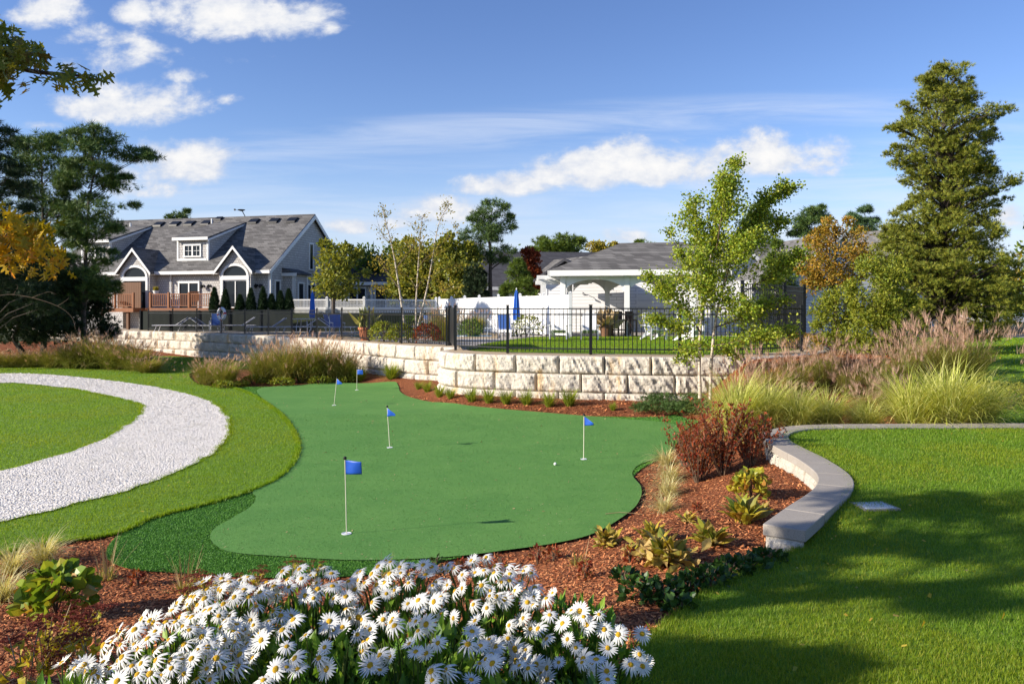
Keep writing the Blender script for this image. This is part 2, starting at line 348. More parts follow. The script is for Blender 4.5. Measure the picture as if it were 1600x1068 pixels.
class MB:
    """collects boxes, tubes, polygons into one mesh"""
    def __init__(s): s.v = []; s.f = {}; s.n = 0
    def add(s, V, F):
        V = np.asarray(V, float).reshape(-1, 3); s.v.append(V)
        for f in F: s.f.setdefault(len(f), []).append([i+s.n for i in f])
        s.n += len(V); return s
    def box(s, x0, x1, y0, y1, z0, z1):
        V = [(x, y, z) for z in (z0, z1) for y in (y0, y1) for x in (x0, x1)]
        return s.add(V, [(0, 2, 3, 1), (4, 5, 7, 6), (0, 1, 5, 4), (2, 6, 7, 3), (0, 4, 6, 2), (1, 3, 7, 5)])
    def beam(s, a, b, w, h=None):
        a, b = Vector(a), Vector(b); d = (b-a).normalized(); h = h or w
        up = Vector((0, 0, 1)) if abs(d.z) < .9 else Vector((0, 1, 0))
        r = d.cross(up).normalized()*w/2; u = r.cross(d).normalized()*h/2
        V = [a-r-u, a+r-u, a+r+u, a-r+u, b-r-u, b+r-u, b+r+u, b-r+u]
        return s.add([tuple(v) for v in V], [(0, 3, 2, 1), (4, 5, 6, 7), (0, 1, 5, 4), (1, 2, 6, 5), (2, 3, 7, 6), (3, 0, 4, 7)])
    def tube(s, P, rad, k=6, caps=True):
        P = [Vector(p) for p in P]; n = len(P)
        rad = [rad]*n if not hasattr(rad, '__len__') else rad
        V = []; ref = Vector((.31, .17, .93))
        for i, p in enumerate(P):
            d = (P[min(i+1, n-1)]-P[max(i-1, 0)]).normalized()
            a = d.cross(ref if abs(d.dot(ref)) < .95 else Vector((1, 0, 0))).normalized(); b = d.cross(a)
            for j in range(k):
                t = 2*math.pi*j/k; V.append(tuple(p+(a*math.cos(t)+b*math.sin(t))*rad[i]))
        Fs = [(i*k+j, i*k+(j+1) % k, (i+1)*k+(j+1) % k, (i+1)*k+j) for i in range(n-1) for j in range(k)]
        if caps: Fs += [tuple(range(k))[::-1], tuple(range((n-1)*k, n*k))]
        return s.add(V, Fs)
    def lathe(s, prof, c=(0, 0, 0), k=16):
        V = []
        for r, z in prof:
            for j in range(k):
                t = 2*math.pi*j/k; V.append((c[0]+r*math.cos(t), c[1]+r*math.sin(t), c[2]+z))
        n = len(prof)
        Fs = [(i*k+j, i*k+(j+1) % k, (i+1)*k+(j+1) % k, (i+1)*k+j) for i in range(n-1) for j in range(k)]
        Fs += [tuple(range(k))[::-1], tuple(range((n-1)*k, n*k))]
        return s.add(V, Fs)
    def prism(s, poly, axis, a, b):
        """poly in the plane across axis ('x' -> (y,z), 'y' -> (x,z), 'z' -> (x,y))"""
        def P(q, t): return {'x': (t, q[0], q[1]), 'y': (q[0], t, q[1]), 'z': (q[0], q[1], t)}[axis]
        n = len(poly); V = [P(q, a) for q in poly]+[P(q, b) for q in poly]
        Fs = [tuple(range(n))[::-1], tuple(range(n, 2*n))]+[(i, (i+1) % n, n+(i+1) % n, n+i) for i in range(n)]
        return s.add(V, Fs)
    def build(s, name, mat, parent=None, smooth=False, bevel=0):
        me = npmesh(name, np.concatenate(s.v), list(s.f.values()), mat, smooth)
        o = link(bpy.data.objects.new(name, me), parent)
        if bevel:
            b = o.modifiers.new('bevel', 'BEVEL'); b.width = bevel; b.segments = 2; b.limit_method = 'ANGLE'
        return o
def copy_tree(o, parent=None):
    c = o.copy(); COL.objects.link(c)
    if parent is not None: c.parent = parent
    for ch in list(o.children): copy_tree(ch, c)
    return c
def at(px, py, Y): return ((px-800)/F*Y, Y, EYE-(py-HZ)/F*Y)
def ss(t): t = np.clip(t, 0, 1); return t*t*(3-2*t)
GE_Y = [2, 4, 6.5, 7.4, 8.05, 8.4, 9.3, 10.3, 11.8, 13, 14.3, 17.3, 22]
GE_X = [-1.6, -1.2, -.6, -.3, .5, .9, 1.5, 1.85, 1.95, 2.6, 3.0, 3.75, 4.4]
def h(x, y):
    x = np.asarray(x, float); y = np.asarray(y, float)
    A = .85*ss((7.0-y)/5.0)
    gx = np.interp(y, GE_Y, GE_X)
    B = .40*ss((x-gx)/1.9)*(1-ss((-y-2)/10))
    C = .75*ss((y-13)/8)*ss((x-4)/4.5); C = np.maximum(C, .84*ss((y-13.2)/5.0)*ss((x-4.3)/1.9)*(1-ss((x-9.5)/2.5)))
    base = A+B-A*B/.62+C
    Dd = 1.15*ss((y-38)/14)
    yw = np.interp(x, [-20.8,-14.5,-9.3,-5.64,-3.35,-2.35,-1.9,-1.45,-.5,1.6,4.5,6.3], [43.1,38.3,32.9,28.2,25.1,23.5,21.5,20.75,20.15,19.45,18.95,19.2])
    base = base+.22*ss(1-(yw-y)/1.9)*(1-np.clip(B/.43, 0, 1))*ss((x+12)/4)
    und = .05*np.sin(x*.35+1)*np.sin(y*.22)*ss((np.abs(y)-24)/10)
    return base+Dd*(1-np.clip((B+C)/1.2, 0, 1))+und
def hz(x, y): return float(h(x, y))
def gp(px, py, dz=0.0):
    """point of the ground seen at a pixel"""
    lo, hi = 1.0, 400.0; k = (py-HZ)/F
    y = 1.5
    while y < 300:
        z = EYE-k*y
        if z <= hz((px-800)/F*y, y)+dz: break
        y += .02 if y < 20 else .1
    return ((px-800)/F*y, y)
def smooth_poly(P, n=6, closed=True):
    P = [np.array(p, float) for p in P]; out = []; m = len(P)
    rngi = range(m) if closed else range(m-1)
    for i in rngi:
        p0, p1, p2, p3 = (P[(i-1) % m], P[i], P[(i+1) % m], P[(i+2) % m]) if closed else (P[max(i-1, 0)], P[i], P[i+1], P[min(i+2, m-1)])
        for j in range(n):
            t = j/n
            out.append(.5*((2*p1)+(-p0+p2)*t+(2*p0-5*p1+4*p2-p3)*t*t+(-p0+3*p1-3*p2+p3)*t**3))
    if not closed: out.append(P[-1])
    return np.array(out)
def inpoly(x, y, P):
    x = np.asarray(x); y = np.asarray(y); r = np.zeros(x.shape, bool); j = len(P)-1
    for i in range(len(P)):
        xi, yi = P[i]; xj, yj = P[j]
        c = ((yi > y) != (yj > y)) & (x < (xj-xi)*(y-yi)/(yj-yi+1e-12)+xi); r ^= c; j = i
    return r
def sheet(name, P, mat, hf, off=0.0, step=.35, step_far=1.5, skirt=0):
    P = np.asarray(P)
    x0, y0 = P.min(0); x1, y1 = P.max(0)
    pts = []
    y = y0
    while y < y1:
        st = step if y < 22 else step_far if y < 70 else step_far*6
        xs = np.arange(x0+st*.37, x1, st)
        if len(xs):
            q = np.stack([xs+rng.uniform(-.1, .1, len(xs))*st, np.full(len(xs), y)+rng.uniform(-.1, .1, len(xs))*st], 1)
            pts.append(q[inpoly(q[:, 0], q[:, 1], P)])
        y += st
    I = np.concatenate(pts) if pts else np.zeros((0, 2))
    if len(I):
        d = np.full(len(I), 1e9)
        for p in P: d = np.minimum(d, (I[:, 0]-p[0])**2+(I[:, 1]-p[1])**2)
        I = I[d > (step*.3)**2]
    vs_ = [Vector((float(a), float(b))) for a, b in P]+[Vector((float(a), float(b))) for a, b in I]
    n = len(P)
    rv, re, rf, _, _, _ = delaunay_2d_cdt(vs_, [], [list(range(n))], 1, 1e-5)
    V = np.array([(v.x, v.y) for v in rv]); z = hf(V[:, 0], V[:, 1])+off
    V3 = np.column_stack([V, z]); Fs = np.array([f for f in rf if len(f) == 3])
    a, b, c = V3[Fs[:, 0]], V3[Fs[:, 1]], V3[Fs[:, 2]]
    nz_ = np.cross(b-a, c-a)[:, 2]; Fs[nz_ < 0] = Fs[nz_ < 0][:, ::-1]
    return npobj(name, V3, [Fs], mat, smooth=True)
def rotm(yaw, tilt, roll=None):
    """N rotation matrices: tilt from +z by tilt towards yaw, roll about own axis"""
    n = len(yaw); cy, sy, ct, st = np.cos(yaw), np.sin(yaw), np.cos(tilt), np.sin(tilt)
    Z = np.zeros(n)
    Rz = np.stack([np.stack([cy, -sy, Z], 1), np.stack([sy, cy, Z], 1), np.stack([Z, Z, Z+1], 1)], 1)
    Ry = np.stack([np.stack([ct, Z, st], 1), np.stack([Z, Z+1, Z], 1), np.stack([-st, Z, ct], 1)], 1)
    M_ = Rz@Ry
    if roll is not None:
        cr, sr = np.cos(roll), np.sin(roll)
        Rr = np.stack([np.stack([cr, -sr, Z], 1), np.stack([sr, cr, Z], 1), np.stack([Z, Z, Z+1], 1)], 1)
        M_ = M_@Rr
    return M_
def scatter(T, Tf, P, Rm, S):
    """instances of template (k,3) -> V, faces"""
    T = np.asarray(T, float); k = len(T); n = len(P)
    S = np.asarray(S); S = S[:, None, None] if S.ndim == 1 else S[:, None, :]
    V = np.einsum('nij,nkj->nki', Rm, T[None]*S)+P[:, None, :]
    off = (np.arange(n)*k)[:, None, None]; out = {}
    for f in Tf: out.setdefault(len(f), []).append(f)
    Fo = [(np.array(fs)[None]+off).reshape(-1, kk) for kk, fs in out.items()]
    return V.reshape(-1, 3), Fo
# leaf templates (long axis +z, width x, normal y)
T_LEAF = ([(0, 0, 0), (.26, .05, .38), (0, -.04, .45), (-.26, .05, .38), (0, .06, 1)], [(0, 1, 2), (0, 2, 3), (1, 4, 2), (2, 4, 3)])
T_BROAD = ([(0, 0, 0), (.42, .08, .3), (.36, .1, .68), (0, .02, 1.05), (-.36, .1, .68), (-.42, .08, .3), (0, -.05, .5)],
           [(0, 1, 6), (1, 2, 6), (2, 3, 6), (3, 4, 6), (4, 5, 6), (5, 0, 6)])
T_NARROW = ([(0, 0, 0), (.12, .03, .4), (0, .0, .4), (-.12, .03, .4), (0, .1, 1)], [(0, 1, 2), (0, 2, 3), (1, 4, 2), (2, 4, 3)])
T_DIA = ([(0, 0, 0), (.3, .06, .5), (0, -.02, 1), (-.3, .06, .5)], [(0, 1, 2), (0, 2, 3)])
def t_fan(n, ang, w=.05, seed=1):
    r = np.random.default_rng(seed); V = []; Fs = []
    for i in range(n):
        a = r.uniform(0, 2*math.pi); t = ang*math.sqrt(r.uniform(.05, 1)); L = r.uniform(.7, 1)
        d = np.array([math.sin(t)*math.cos(a), math.sin(t)*math.sin(a), math.cos(t)])
        s = np.cross(d, [.3, .5, .1]); s /= np.linalg.norm(s); s *= w
        b = len(V); V += [tuple(-s*.6), tuple(s*.6), tuple(d*L)]; Fs.append((b, b+1, b+2))
    return V, Fs
T_NEED = t_fan(9, 1.3, .07, 3); T_SPRAY = t_fan(8, .75, .10, 5); T_HEAD = t_fan(14, 1.5, .16, 8)
def t_oak():
    side = [(0, 0), (.03, .22), (.10, .24), (.26, .20), (.36, .26), (.24, .34), (.10, .38), (.12, .50), (.34, .52), (.46, .62), (.28, .66), (.10, .66), (.10, .76), (.22, .84), (.16, .90), (.04, .90), (0, 1.05)]
    V = [(x, .10*abs(x)+.06*math.sin(z*3), z) for x, z in side]; n = len(V)
    V += [(-x, .10*abs(x)+.06*math.sin(z*3), z) for x, z in side[1:-1]]
    Fs = []
    for i in (0, 1, 3, 6, 7, 11, 12, 15):
        pass
    # strips between spine and each side
    V += [(0, .0, z) for z in (.24, .38, .5, .66, .76, .9)]; sp_ = [n+len(side)-2+i for i in range(6)]
    def L(i): return n+i-1
    for m_ in (lambda i: i, L):
        e = lambda i: 0 if i == 0 else (n-1 if i == n-1 else m_(i))
        Fs += [(0, e(1), sp_[0]), (sp_[0], e(1), e(2)), (sp_[0], e(2), e(6), sp_[1]), (e(2), e(3), e(5), e(6)), (e(3), e(4), e(5)),
               (sp_[1], e(6), e(7), sp_[2]), (sp_[2], e(7), e(11), sp_[3]), (e(7), e(8), e(10), e(11)), (e(8), e(9), e(10)),
               (sp_[3], e(11), e(12), sp_[4]), (sp_[4], e(12), e(15), sp_[5]), (e(12), e(13), e(14), e(15)), (sp_[5], e(15), n-1)]
    return V, Fs
T_OAK = t_oak()
# ================================================================== ground
def gridsheet(name, xs, ys, mat, hf, off):
    X, Y = np.meshgrid(xs, ys); Z = hf(X, Y)+off
    V = np.column_stack([X.ravel(), Y.ravel(), Z.ravel()]); nx = len(xs)
    i = np.arange(len(ys)-1)[:, None]*nx+np.arange(nx-1)[None]; i = i.ravel()
    return npobj(name, V, [np.column_stack([i, i+1, i+nx+1, i+nx])], mat, smooth=True)
def stations(a, b, fine0, fine1, d, dmax):
    v = list(np.arange(fine0, fine1, d)); t, s = fine1, d
    while t < b: v.append(t); s = min(s*1.35, dmax); t += s
    v.append(b); t, s = fine0, d
    while t > a: s = min(s*1.35, dmax); t -= s; v.insert(0, max(t, a))
    return np.array(v)
M['wild'] = simple('rough_ground', (.035, .045, .014), .95, .5, .8, bstr=.5)
g0 = gridsheet('ground', stations(-1500, 1500, -24, 16, .5, 160), stations(-400, 3000, -2, 50, .5, 160), M['wild'], h, -.10)
tag(g0, kind='structure')
mb = gridsheet('mulch_bed', np.arange(-9, 16.01, .3), np.arange(.2, 31, .3), M['mulch'], h, 0.0); tag(mb, kind='structure')
mb2 = gridsheet('mulch_bed', np.arange(-34, -8.4, .5), np.arange(18, 46, .5), M['mulch'], h, -.02); tag(mb2, kind='structure')

GREEN_PX = [(405,608),(470,602),(530,599),(608,598),(622,604),(626,614),(645,623),(700,631),(760,638),(850,646),(950,654),(1035,661),(1062,669),(1054,688),(1048,705),(1032,716),
            (998,729),(988,744),(1001,762),(1001,780),(985,802),(930,836),(870,852),(800,862),(700,874),(560,880),(440,873),(380,869),(346,861),(329,846),(335,830),(365,811),(392,794),(400,780),(397,769),
            (440,745),(463,715),(464,690),(451,662),(431,642),(412,626)]
GREEN = smooth_poly([gp(*p) for p in GREEN_PX], 5)
green = sheet('putting_green', GREEN, M['green'], h, .030, .4)
tag(green, 'smooth bright green artificial putting turf with a wavy outline', 'putting green', kind='structure')
FR_PX = [(190,834),(240,812),(330,789),(396,768),(438,744),(461,715),(462,690),(448,662),(428,642),(400,622),(362,608),(400,605),(500,606),(600,604),(640,630),(760,645),(950,652),(1030,652),(1060,650),(1092,660),(1066,676),(1050,706),
         (1000,735),(985,760),(985,795),(900,838),(800,855),(640,890),(520,905),(400,904),(300,898),(200,890),(165,868)]
FRINGE = smooth_poly([gp(*p) for p in FR_PX], 4)
fr = sheet('fringe_turf', FRINGE, M['fringe'], h, .016, .4); tag(fr, kind='structure')
LL_PX = [(185,836),(240,812),(330,789),(396,768),(440,745),(463,715),(464,690),(450,662),(430,642),(400,622),(372,610),(345,606),(312,602),(298,592),(300,583),(345,578),(395,576),(420,571),(395,563),(330,560),(240,557),(120,562),(0,566)]
LL = [gp(*p) for p in LL_PX]+[(-26, 38), (-30, 20), (-16, 9), (-8, 6.9)]+[gp(-60, 880), gp(30, 860), gp(110, 848)]
LL = smooth_poly(LL, 4)
ll = sheet('lawn', LL, M['lawn_soil'], h, .03, .5); tag(ll, kind='structure')
PA_PX = [(-260,598),(-120,590),(0,585),(80,587),(170,596),(260,610),(320,626),(350,646),(359,668),(352,690),(330,712),(280,738),(200,770),(100,797),(0,821),(-160,850)]
PB_PX = [(-300,800),(-150,768),(0,739),(80,718),(150,694),(198,668),(219,650),(222,636),(205,629),(165,620),(110,609),(50,602),(0,600),(-120,608),(-260,618)]
PATH = [gp(*p) for p in PA_PX]+[gp(*p) for p in PB_PX]
PATH = smooth_poly(PATH, 12)
PATH = np.array([(x+.07*noise.noise(Vector((x*2.3, y*2.3, 1)))+.04*noise.noise(Vector((x*9, y*9, 1))), y+.09*noise.noise(Vector((x*2.3, y*2.3, 7)))+.05*noise.noise(Vector((x*9, y*9, 4)))) for x, y in PATH])
pa = sheet('gravel_path', PATH, M['path'], h, .045, .5); tag(pa, kind='structure')

# seat wall centre line and the lawn it holds
SW = smooth_poly([(2.28,6.42),(2.66,6.95),(3.22,7.72),(3.53,8.42),(3.65,9.3),(3.66,10.0),(3.70,10.7),(3.92,11.35),(4.32,11.78),(4.85,12.0),(6.2,12.08),(9.0,12.15),(15,12.2)], 5, False)
def hR(x, y): return h(x, y)+.18*ss((y-5.6)/1.9)*ss((x-1.6)/1.0)
def offs(P, d):
    P = np.asarray(P); T = np.gradient(P, axis=0); T /= np.linalg.norm(T, axis=1)[:, None]
    return P+np.column_stack([T[:, 1], -T[:, 0]])*d
LRb = [gp(1246,873),(1.85,5.95),gp(1150,907),gp(1082,945),gp(1042,985),gp(1010,1012),gp(985,1060),(.35,2.6),(.1,1.0),(-.6,-2.5)]
LR = list(map(tuple, offs(SW, .13)[:-1]))+[(15, 11.9), (15, -3.5), (-.6, -3.5)]+LRb[::-1]
lr = sheet('lawn', LR, M['lawn_soil'], hR, .03, .35); tag(lr, kind='structure')
L3 = [(7.6, 12.6), (11.5, 12.5), (30, 13), (40, 27), (26, 34), (14.5, 33.5), (12.6, 26), (10.4, 20), (9.3, 15.5)]
l3 = sheet('lawn', smooth_poly(L3, 4), M['lawn_soil'], h, .05, .6); tag(l3, kind='structure')

# ------------------------------------------------------------------ street at the right, far
st = gridsheet('street', np.arange(12, 150, 3), np.array([35.2, 37, 39, 41.0]), M['asphalt'], h, .06); tag(st, kind='structure')
kb = MB().box(12, 150, 34.9, 35.15, hz(30, 35)-.3, hz(30, 35)+.14); tag(kb.build('kerb', M['cap'], bevel=.02), kind='structure')

# ------------------------------------------------------------------ big retaining wall and the terrace it holds
RWc = smooth_poly([(-34,50),(-27,46.5),(-20.8,43.1),(-14.5,38.3),(-9.3,32.9),(-5.64,28.2),(-3.35,25.3),(-2.45,24.6),(-1.85,24.05),(-1.80,23.3),(-2.0,22.4),(-1.98,21.6),(-1.5,20.75),(-.5,20.15),(1.6,19.45),(4.5,18.95),(6.3,19.2),(8.2,20.8),(9.7,23.6),(10.9,27.6),(11.6,34)], 10, False)
class Curve:
    def __init__(s, P):
        s.P = np.asarray(P); d = np.linalg.norm(np.diff(s.P, axis=0), axis=1); s.S = np.concatenate([[0], np.cumsum(d)]); s.L = s.S[-1]
    def p(s, t): return np.array([np.interp(t, s.S, s.P[:, 0]), np.interp(t, s.S, s.P[:, 1])])
    def nrm(s, t):
        a, b = s.p(max(t-.15, 0)), s.p(min(t+.15, s.L)); d = (b-a)/np.linalg.norm(b-a)
        return np.array([d[1], -d[0]])
def block(mb_, C, s0, s1, z0, z1, amp, seed, depth=.45, nx=13, nzr=9, cham=.035, base=0.0, cap_d=None):
    """one rock-faced block lying along the curve"""
    u = np.linspace(0, 1, nx); rows = [(-depth, z1), (-depth*.5, z1), (-cham, z1-.003)]
    for i in range(nzr): rows.append((None, z1-(i+.35)/(nzr-.3)*(z1-z0)))
    rows += [(-cham, z0+.003), (-depth, z0)]
    V = []
    for ui in u:
        s = s0+(s1-s0)*ui; p = C.p(s); n = C.nrm(s); ed = min(ui, 1-ui)*(s1-s0)
        for dpt, z in rows:
            if dpt is None:
                ez = min(z-z0, z1-z); e = min(ed, ez)
                k = min(1, e/.06)**.55
                q = Vector((s*2.2+seed*3.1, seed*1.7, z*2.0))
                q2 = Vector((s*4.6+z*2.2+seed, seed*1.3, z*1.1)); r = noise.noise(q)*.7+noise.noise(q*2.7)*.45+(.55-1.9*abs(noise.noise(q2)))*.75+(.3-abs(noise.noise(q2*2.3)))*.6+noise.noise(q*8)*.28
                d = -cham+k*(cham+amp*.5+amp*(r*.75)) if e > 0 else -cham
                d = max(d, -cham-.02)
            else: d = dpt+(.004*noise.noise(Vector((s*9, z*9, dpt*9))))
            if ui in (0, 1) and dpt is None: d = -cham-.01
            d += base
            V.append((p[0]+n[0]*d, p[1]+n[1]*d, z))
    m = len(rows)
    Fs = [(i*m+j, (i+1)*m+j, (i+1)*m+j+1, i*m+j+1) for i in range(nx-1) for j in range(m-1)]
    Fs += [tuple(range(m)), tuple(range((nx-1)*m, nx*m))[::-1]]
    mb_.add(V, Fs)
RW = Curve(RWc)
rw = empty('retaining_wall', (0, 0, 0), 0, 'long curved retaining wall of big rough cream blocks below the iron fence', 'retaining wall')
for c in range(3):
    m = MB(); z1 = 1.30-.46*c; s = 2.0+(c % 2)*.58; k = 0
    while s < RW.L-1:
        Lb = 1.16; e = s+Lb
        y = RW.p(s)[1]; fine = y < 30
        block(m, RW, s+.008, e-.008, z1-.455, z1, .085, c*100+k, nx=26 if fine else 10, nzr=14 if fine else 6, base=.02*c)
        s = e; k += 1
    m.build('block_course', M['stone'], rw)
INN = offs(RWc, -.40)
TERR = list(map(tuple, INN))+[(13, 75), (-42, 75), (-42, 55)]
H13 = lambda x, y: np.full(np.shape(x), 1.30)
te = sheet('terrace', TERR, M['deckconc'], H13, -.01, 1.0, 3); tag(te, kind='structure')
m = MB(); A_, B_ = offs(RWc, -.18), offs(RWc, -.75)
sd = []
V = np.concatenate([np.column_stack([A_, np.full(len(A_), 1.305)]), np.column_stack([B_, np.full(len(B_), 1.325)])]); n = len(A_)
i = np.arange(n-1); so_ = npobj('sand_strip', V, [np.column_stack([i, i+1, n+i+1, n+i])], M['sand'], smooth=True); tag(so_, kind='structure')
PL = [(-1.2,22.0),(-.3,21.0),(1.7,20.3),(4.5,19.75),(6.0,20.0),(7.7,21.4),(9.1,24.0),(10.2,27.8),(11.0,33.4),(2.2,33.4),(.6,31.8),(-.6,28),(-1.3,24)]
PL = smooth_poly(PL, 5)
pl = sheet('terrace_lawn', PL, M['lawn_soil'], H13, .012, .6); tag(pl, kind='structure')
m = MB().box(-7.6, -.9, 32.5, 37.0, 1.0, 1.302); tag(m.build('pool_water', M['water']), kind='structure')
m = MB().box(-7.9, -.6, 32.2, 32.5, 1.0, 1.34).box(-7.9, -.6, 37.0, 37.3, 1.0, 1.34).box(-7.9, -7.6, 32.5, 37.0, 1.0, 1.34).box(-.9, -.6, 32.5, 37.0, 1.0, 1.34)
tag(m.build('pool_coping', M['sand'], bevel=.02), kind='structure')

# ------------------------------------------------------------------ seat wall
SWC = Curve(SW)
sw = empty('seat_wall', (2.3, 6.4, 0), 0, 'low curved grey wall of split stone with flat concrete caps beside the lawn', 'seat wall')
def rel(o, root):
    """keep world-space mesh data in place under a moved root"""
    o.location = Vector(o.location)-root.location; return o
s = 0.0; k = 0; rr = random.Random(3)
SWB = Curve(SW[::-1])
while s < SWB.L-.02:
    Lb = .44+rr.uniform(-.03, .05); e = min(s+Lb, SWB.L); m = MB()
    if SWB.L-e < .2: e = SWB.L
    zg = .3
    block(m, SWB, s+.004, e-.004, .10, .548, .035, 500+k, depth=.29, nx=14, nzr=9, cham=.035, base=.135)
    if e >= SWB.L-.001:
        # near end face, split texture towards the camera
        p0, p1 = SWC.p(0), SWC.p(.02); t = (p0-p1)/np.linalg.norm(p0-p1)
        nn = SWC.nrm(0.0); V = []; NX, NZ = 12, 8
        for i in range(NX):
            for j in range(NZ):
                u, v = i/(NX-1), j/(NZ-1); ed = min(u, 1-u, v, 1-v)
                d = .035*min(1, ed/.15)+(.022*noise.noise(Vector((u*5, v*4, 3))) if ed > 0 else 0)+.006
                q = p0+nn*(-.155+.31*u)+t*d; V.append((q[0], q[1], .28+v*.268))
        m.add(V, [(i*NZ+j, (i+1)*NZ+j, (i+1)*NZ+j+1, i*NZ+j+1) for i in range(NX-1) for j in range(NZ-1)])
    rel(m.build('wall_block', M['seatstone'], sw), sw)
    s = e; k += 1
s = -.03; k = 0
while s < SWC.L-.2:
    Lb = .62 if s < 7 else 1.2; e = min(s+Lb, SWC.L)
    V = []; ns = 5
    for i in range(ns):
        t = s+.004+(e-s-.008)*i/(ns-1); p = SWC.p(max(t, 0)); n = SWC.nrm(max(t, 0))
        if t < 0: p = p+(SWC.p(0)-SWC.p(.05))/.05*(-t)
        for d, z in ((-.175, .55), (.175, .55), (.175, .648), (-.175, .648)):
            V.append((p[0]+n[0]*d, p[1]+n[1]*d, z))
    m = MB().add(V, [(i*4+j, i*4+(j+1) % 4, (i+1)*4+(j+1) % 4, (i+1)*4+j) for i in range(ns-1) for j in range(4)]+[(0, 3, 2, 1), ((ns-1)*4, (ns-1)*4+1, (ns-1)*4+2, (ns-1)*4+3)])
    rel(m.build('cap_stone', M['cap'], sw, bevel=.008), sw)
    s = e; k += 1

# ------------------------------------------------------------------ grass blades, bark chips, shell chips
T_BL = ([(-.5, 0, 0), (.5, 0, 0), (-.38, .10, .5), (.38, .10, .5), (0, .34, 1)], [(0, 1, 3, 2), (2, 3, 4)])
def field(P, n, y0, y1, powr, hf, off, excl=(), marg=1.28):
    """random points in polygon, denser near the camera"""
    out = []; tot = 0; P = np.asarray(P)
    while tot < n:
        u = rng.uniform(0, 1, n)
        a = 2-powr  # pdf ~ y^(1-powr)
        y = (y0**a+u*(y1**a-y0**a))**(1/a) if abs(a) > 1e-6 else y0*(y1/y0)**u
        x = rng.uniform(-.667*marg, .667*marg, n)*y
        k = inpoly(x, y, P)
        for e in excl: k &= ~inpoly(x, y, e)
        out.append(np.column_stack([x[k], y[k]])); tot += int(k.sum())
        if k.sum() < n*.002: break
    q = np.concatenate(out)[:n]
    return np.column_stack([q, hf(q[:, 0], q[:, 1])+off])
def blades(name, P3, hgt, wid, mat, lean=.5, wscale=5.0, T=T_BL, kind='stuff', cat='grass', label=None, grow=.5):
    n = len(P3); y = np.maximum(P3[:, 1], 1)
    f = np.maximum(1, y/wscale)
    pn = np.array([noise.noise(Vector((float(a)*1.3, float(b)*1.3, 0))) for a, b in P3[::16, :2]])
    pn = np.repeat(pn, 16)[:n] if len(pn)*16 >= n else np.zeros(n)
    Hh = hgt*rng.uniform(.55, 1.25, n)*f**(grow*.5); Ww = wid*rng.uniform(.7, 1.3, n)*f
    Rm = rotm(rng.uniform(0, 2*np.pi, n), np.abs(rng.normal(0, lean, n)), rng.uniform(0, 2*np.pi, n))
    V, Fs = scatter(T[0], T[1], P3, Rm, np.column_stack([Ww, Hh, Hh]))
    me_o = npobj(name, V, Fs, mat); tag(me_o, label, cat, kind=kind); return me_o
EX = [GREEN, FRINGE]
blades('grass', field(LR, 330000, 2.6, 13.5, 1.75, hR, .02), .036, .0036, M['grass'], .55, label='short green lawn grass on the raised lawn right of the seat wall')
blades('grass', field(LL, 210000, 6.8, 40, 1.9, h, .02, [PATH]), .030, .0050, M['grassfar'], .5, 6.5, grow=.25, label='mown sunlit lawn grass around the white gravel path')
blades('grass', field(L3, 25000, 12, 34, 1.8, h, .04), .05, .012, M['grassfar'], .5, 10, label='lawn grass beyond the tall plumed grasses at the right')
blades('grass', field(PL, 60000, 19, 34, 1.0, H13, .01, marg=1.1), .032, .012, M['grassfar'], .5, 22, label='short lawn grass inside the iron fence by the pavilion')
blades('turf_fibres', field(FRINGE, 60000, 6.8, 26, 1.9, h, .014, [GREEN, LL]), .016, .007, M['fringeblade'], .6, 8, cat='turf', label='darker rough turf fibres fringing the putting green')
def edge_pts(P, n, wdt, hf, off, ymax=24, ymin=3, inward=None):
    C = Curve(np.vstack([P, P[:1]])); s_ = rng.uniform(0, C.L, n*3)
    X = np.interp(s_, C.S, C.P[:, 0])+rng.normal(0, wdt, n*3); Y = np.interp(s_, C.S, C.P[:, 1])+rng.normal(0, wdt, n*3)
    k = (Y < ymax) & (Y > ymin) & (np.abs(X) < Y*.9); X, Y = X[k][:n], Y[k][:n]
    return np.column_stack([X, Y, hf(X, Y)+off])
blades('grass', edge_pts(np.array(LL), 26000, .022, h, .02), .050, .0055, M['grassfar'], .65, 7, grow=.3, label='longer ragged grass along the edges of the left lawn')
blades('grass', edge_pts(PATH, 16000, .030, h, .02), .045, .0055, M['grassfar'], .7, 7, grow=.3, label='ragged grass blades leaning over the rim of the white path')
blades('grass', edge_pts(np.array(LR), 26000, .025, hR, .01), .055, .0040, M['grass'], .65, 5, grow=.4, label='longer grass at the rim of the right lawn and against the seat wall')
blades('turf_fibres', field(GREEN, 90000, 7.3, 18, 1.9, h, .028), .008, .0055, M['greenfibre'], .7, 8, cat='turf', label='fine short fibres of the bright green artificial putting surface')
T_CH = ([(-.5, 0, 0), (.5, .03, 0), (.42, .1, 1), (-.3, .02, .95)], [(0, 1, 2), (0, 2, 3)])
def litter(name, P3, L, wd, mat, cat, label, wscale=6):
    n = len(P3); f = np.maximum(1, P3[:, 1]/wscale)
    Rm = rotm(rng.uniform(0, 2*np.pi, n), R(90)+rng.normal(0, .28, n), rng.uniform(-.5, .5, n)+R(90))
    Ls = L*rng.uniform(.4, 1.3, n)*f; Ws = wd*rng.uniform(.5, 1.5, n)*f
    V, Fs = scatter(T_CH[0], T_CH[1], P3, Rm, np.column_stack([Ws, Ls, Ls]))
    return tag(npobj(name, V, Fs, mat), label, cat, kind='stuff')
MU = [(-9, .3), (9.5, .3), (15, 31), (-9, 31)]
LRw = LR
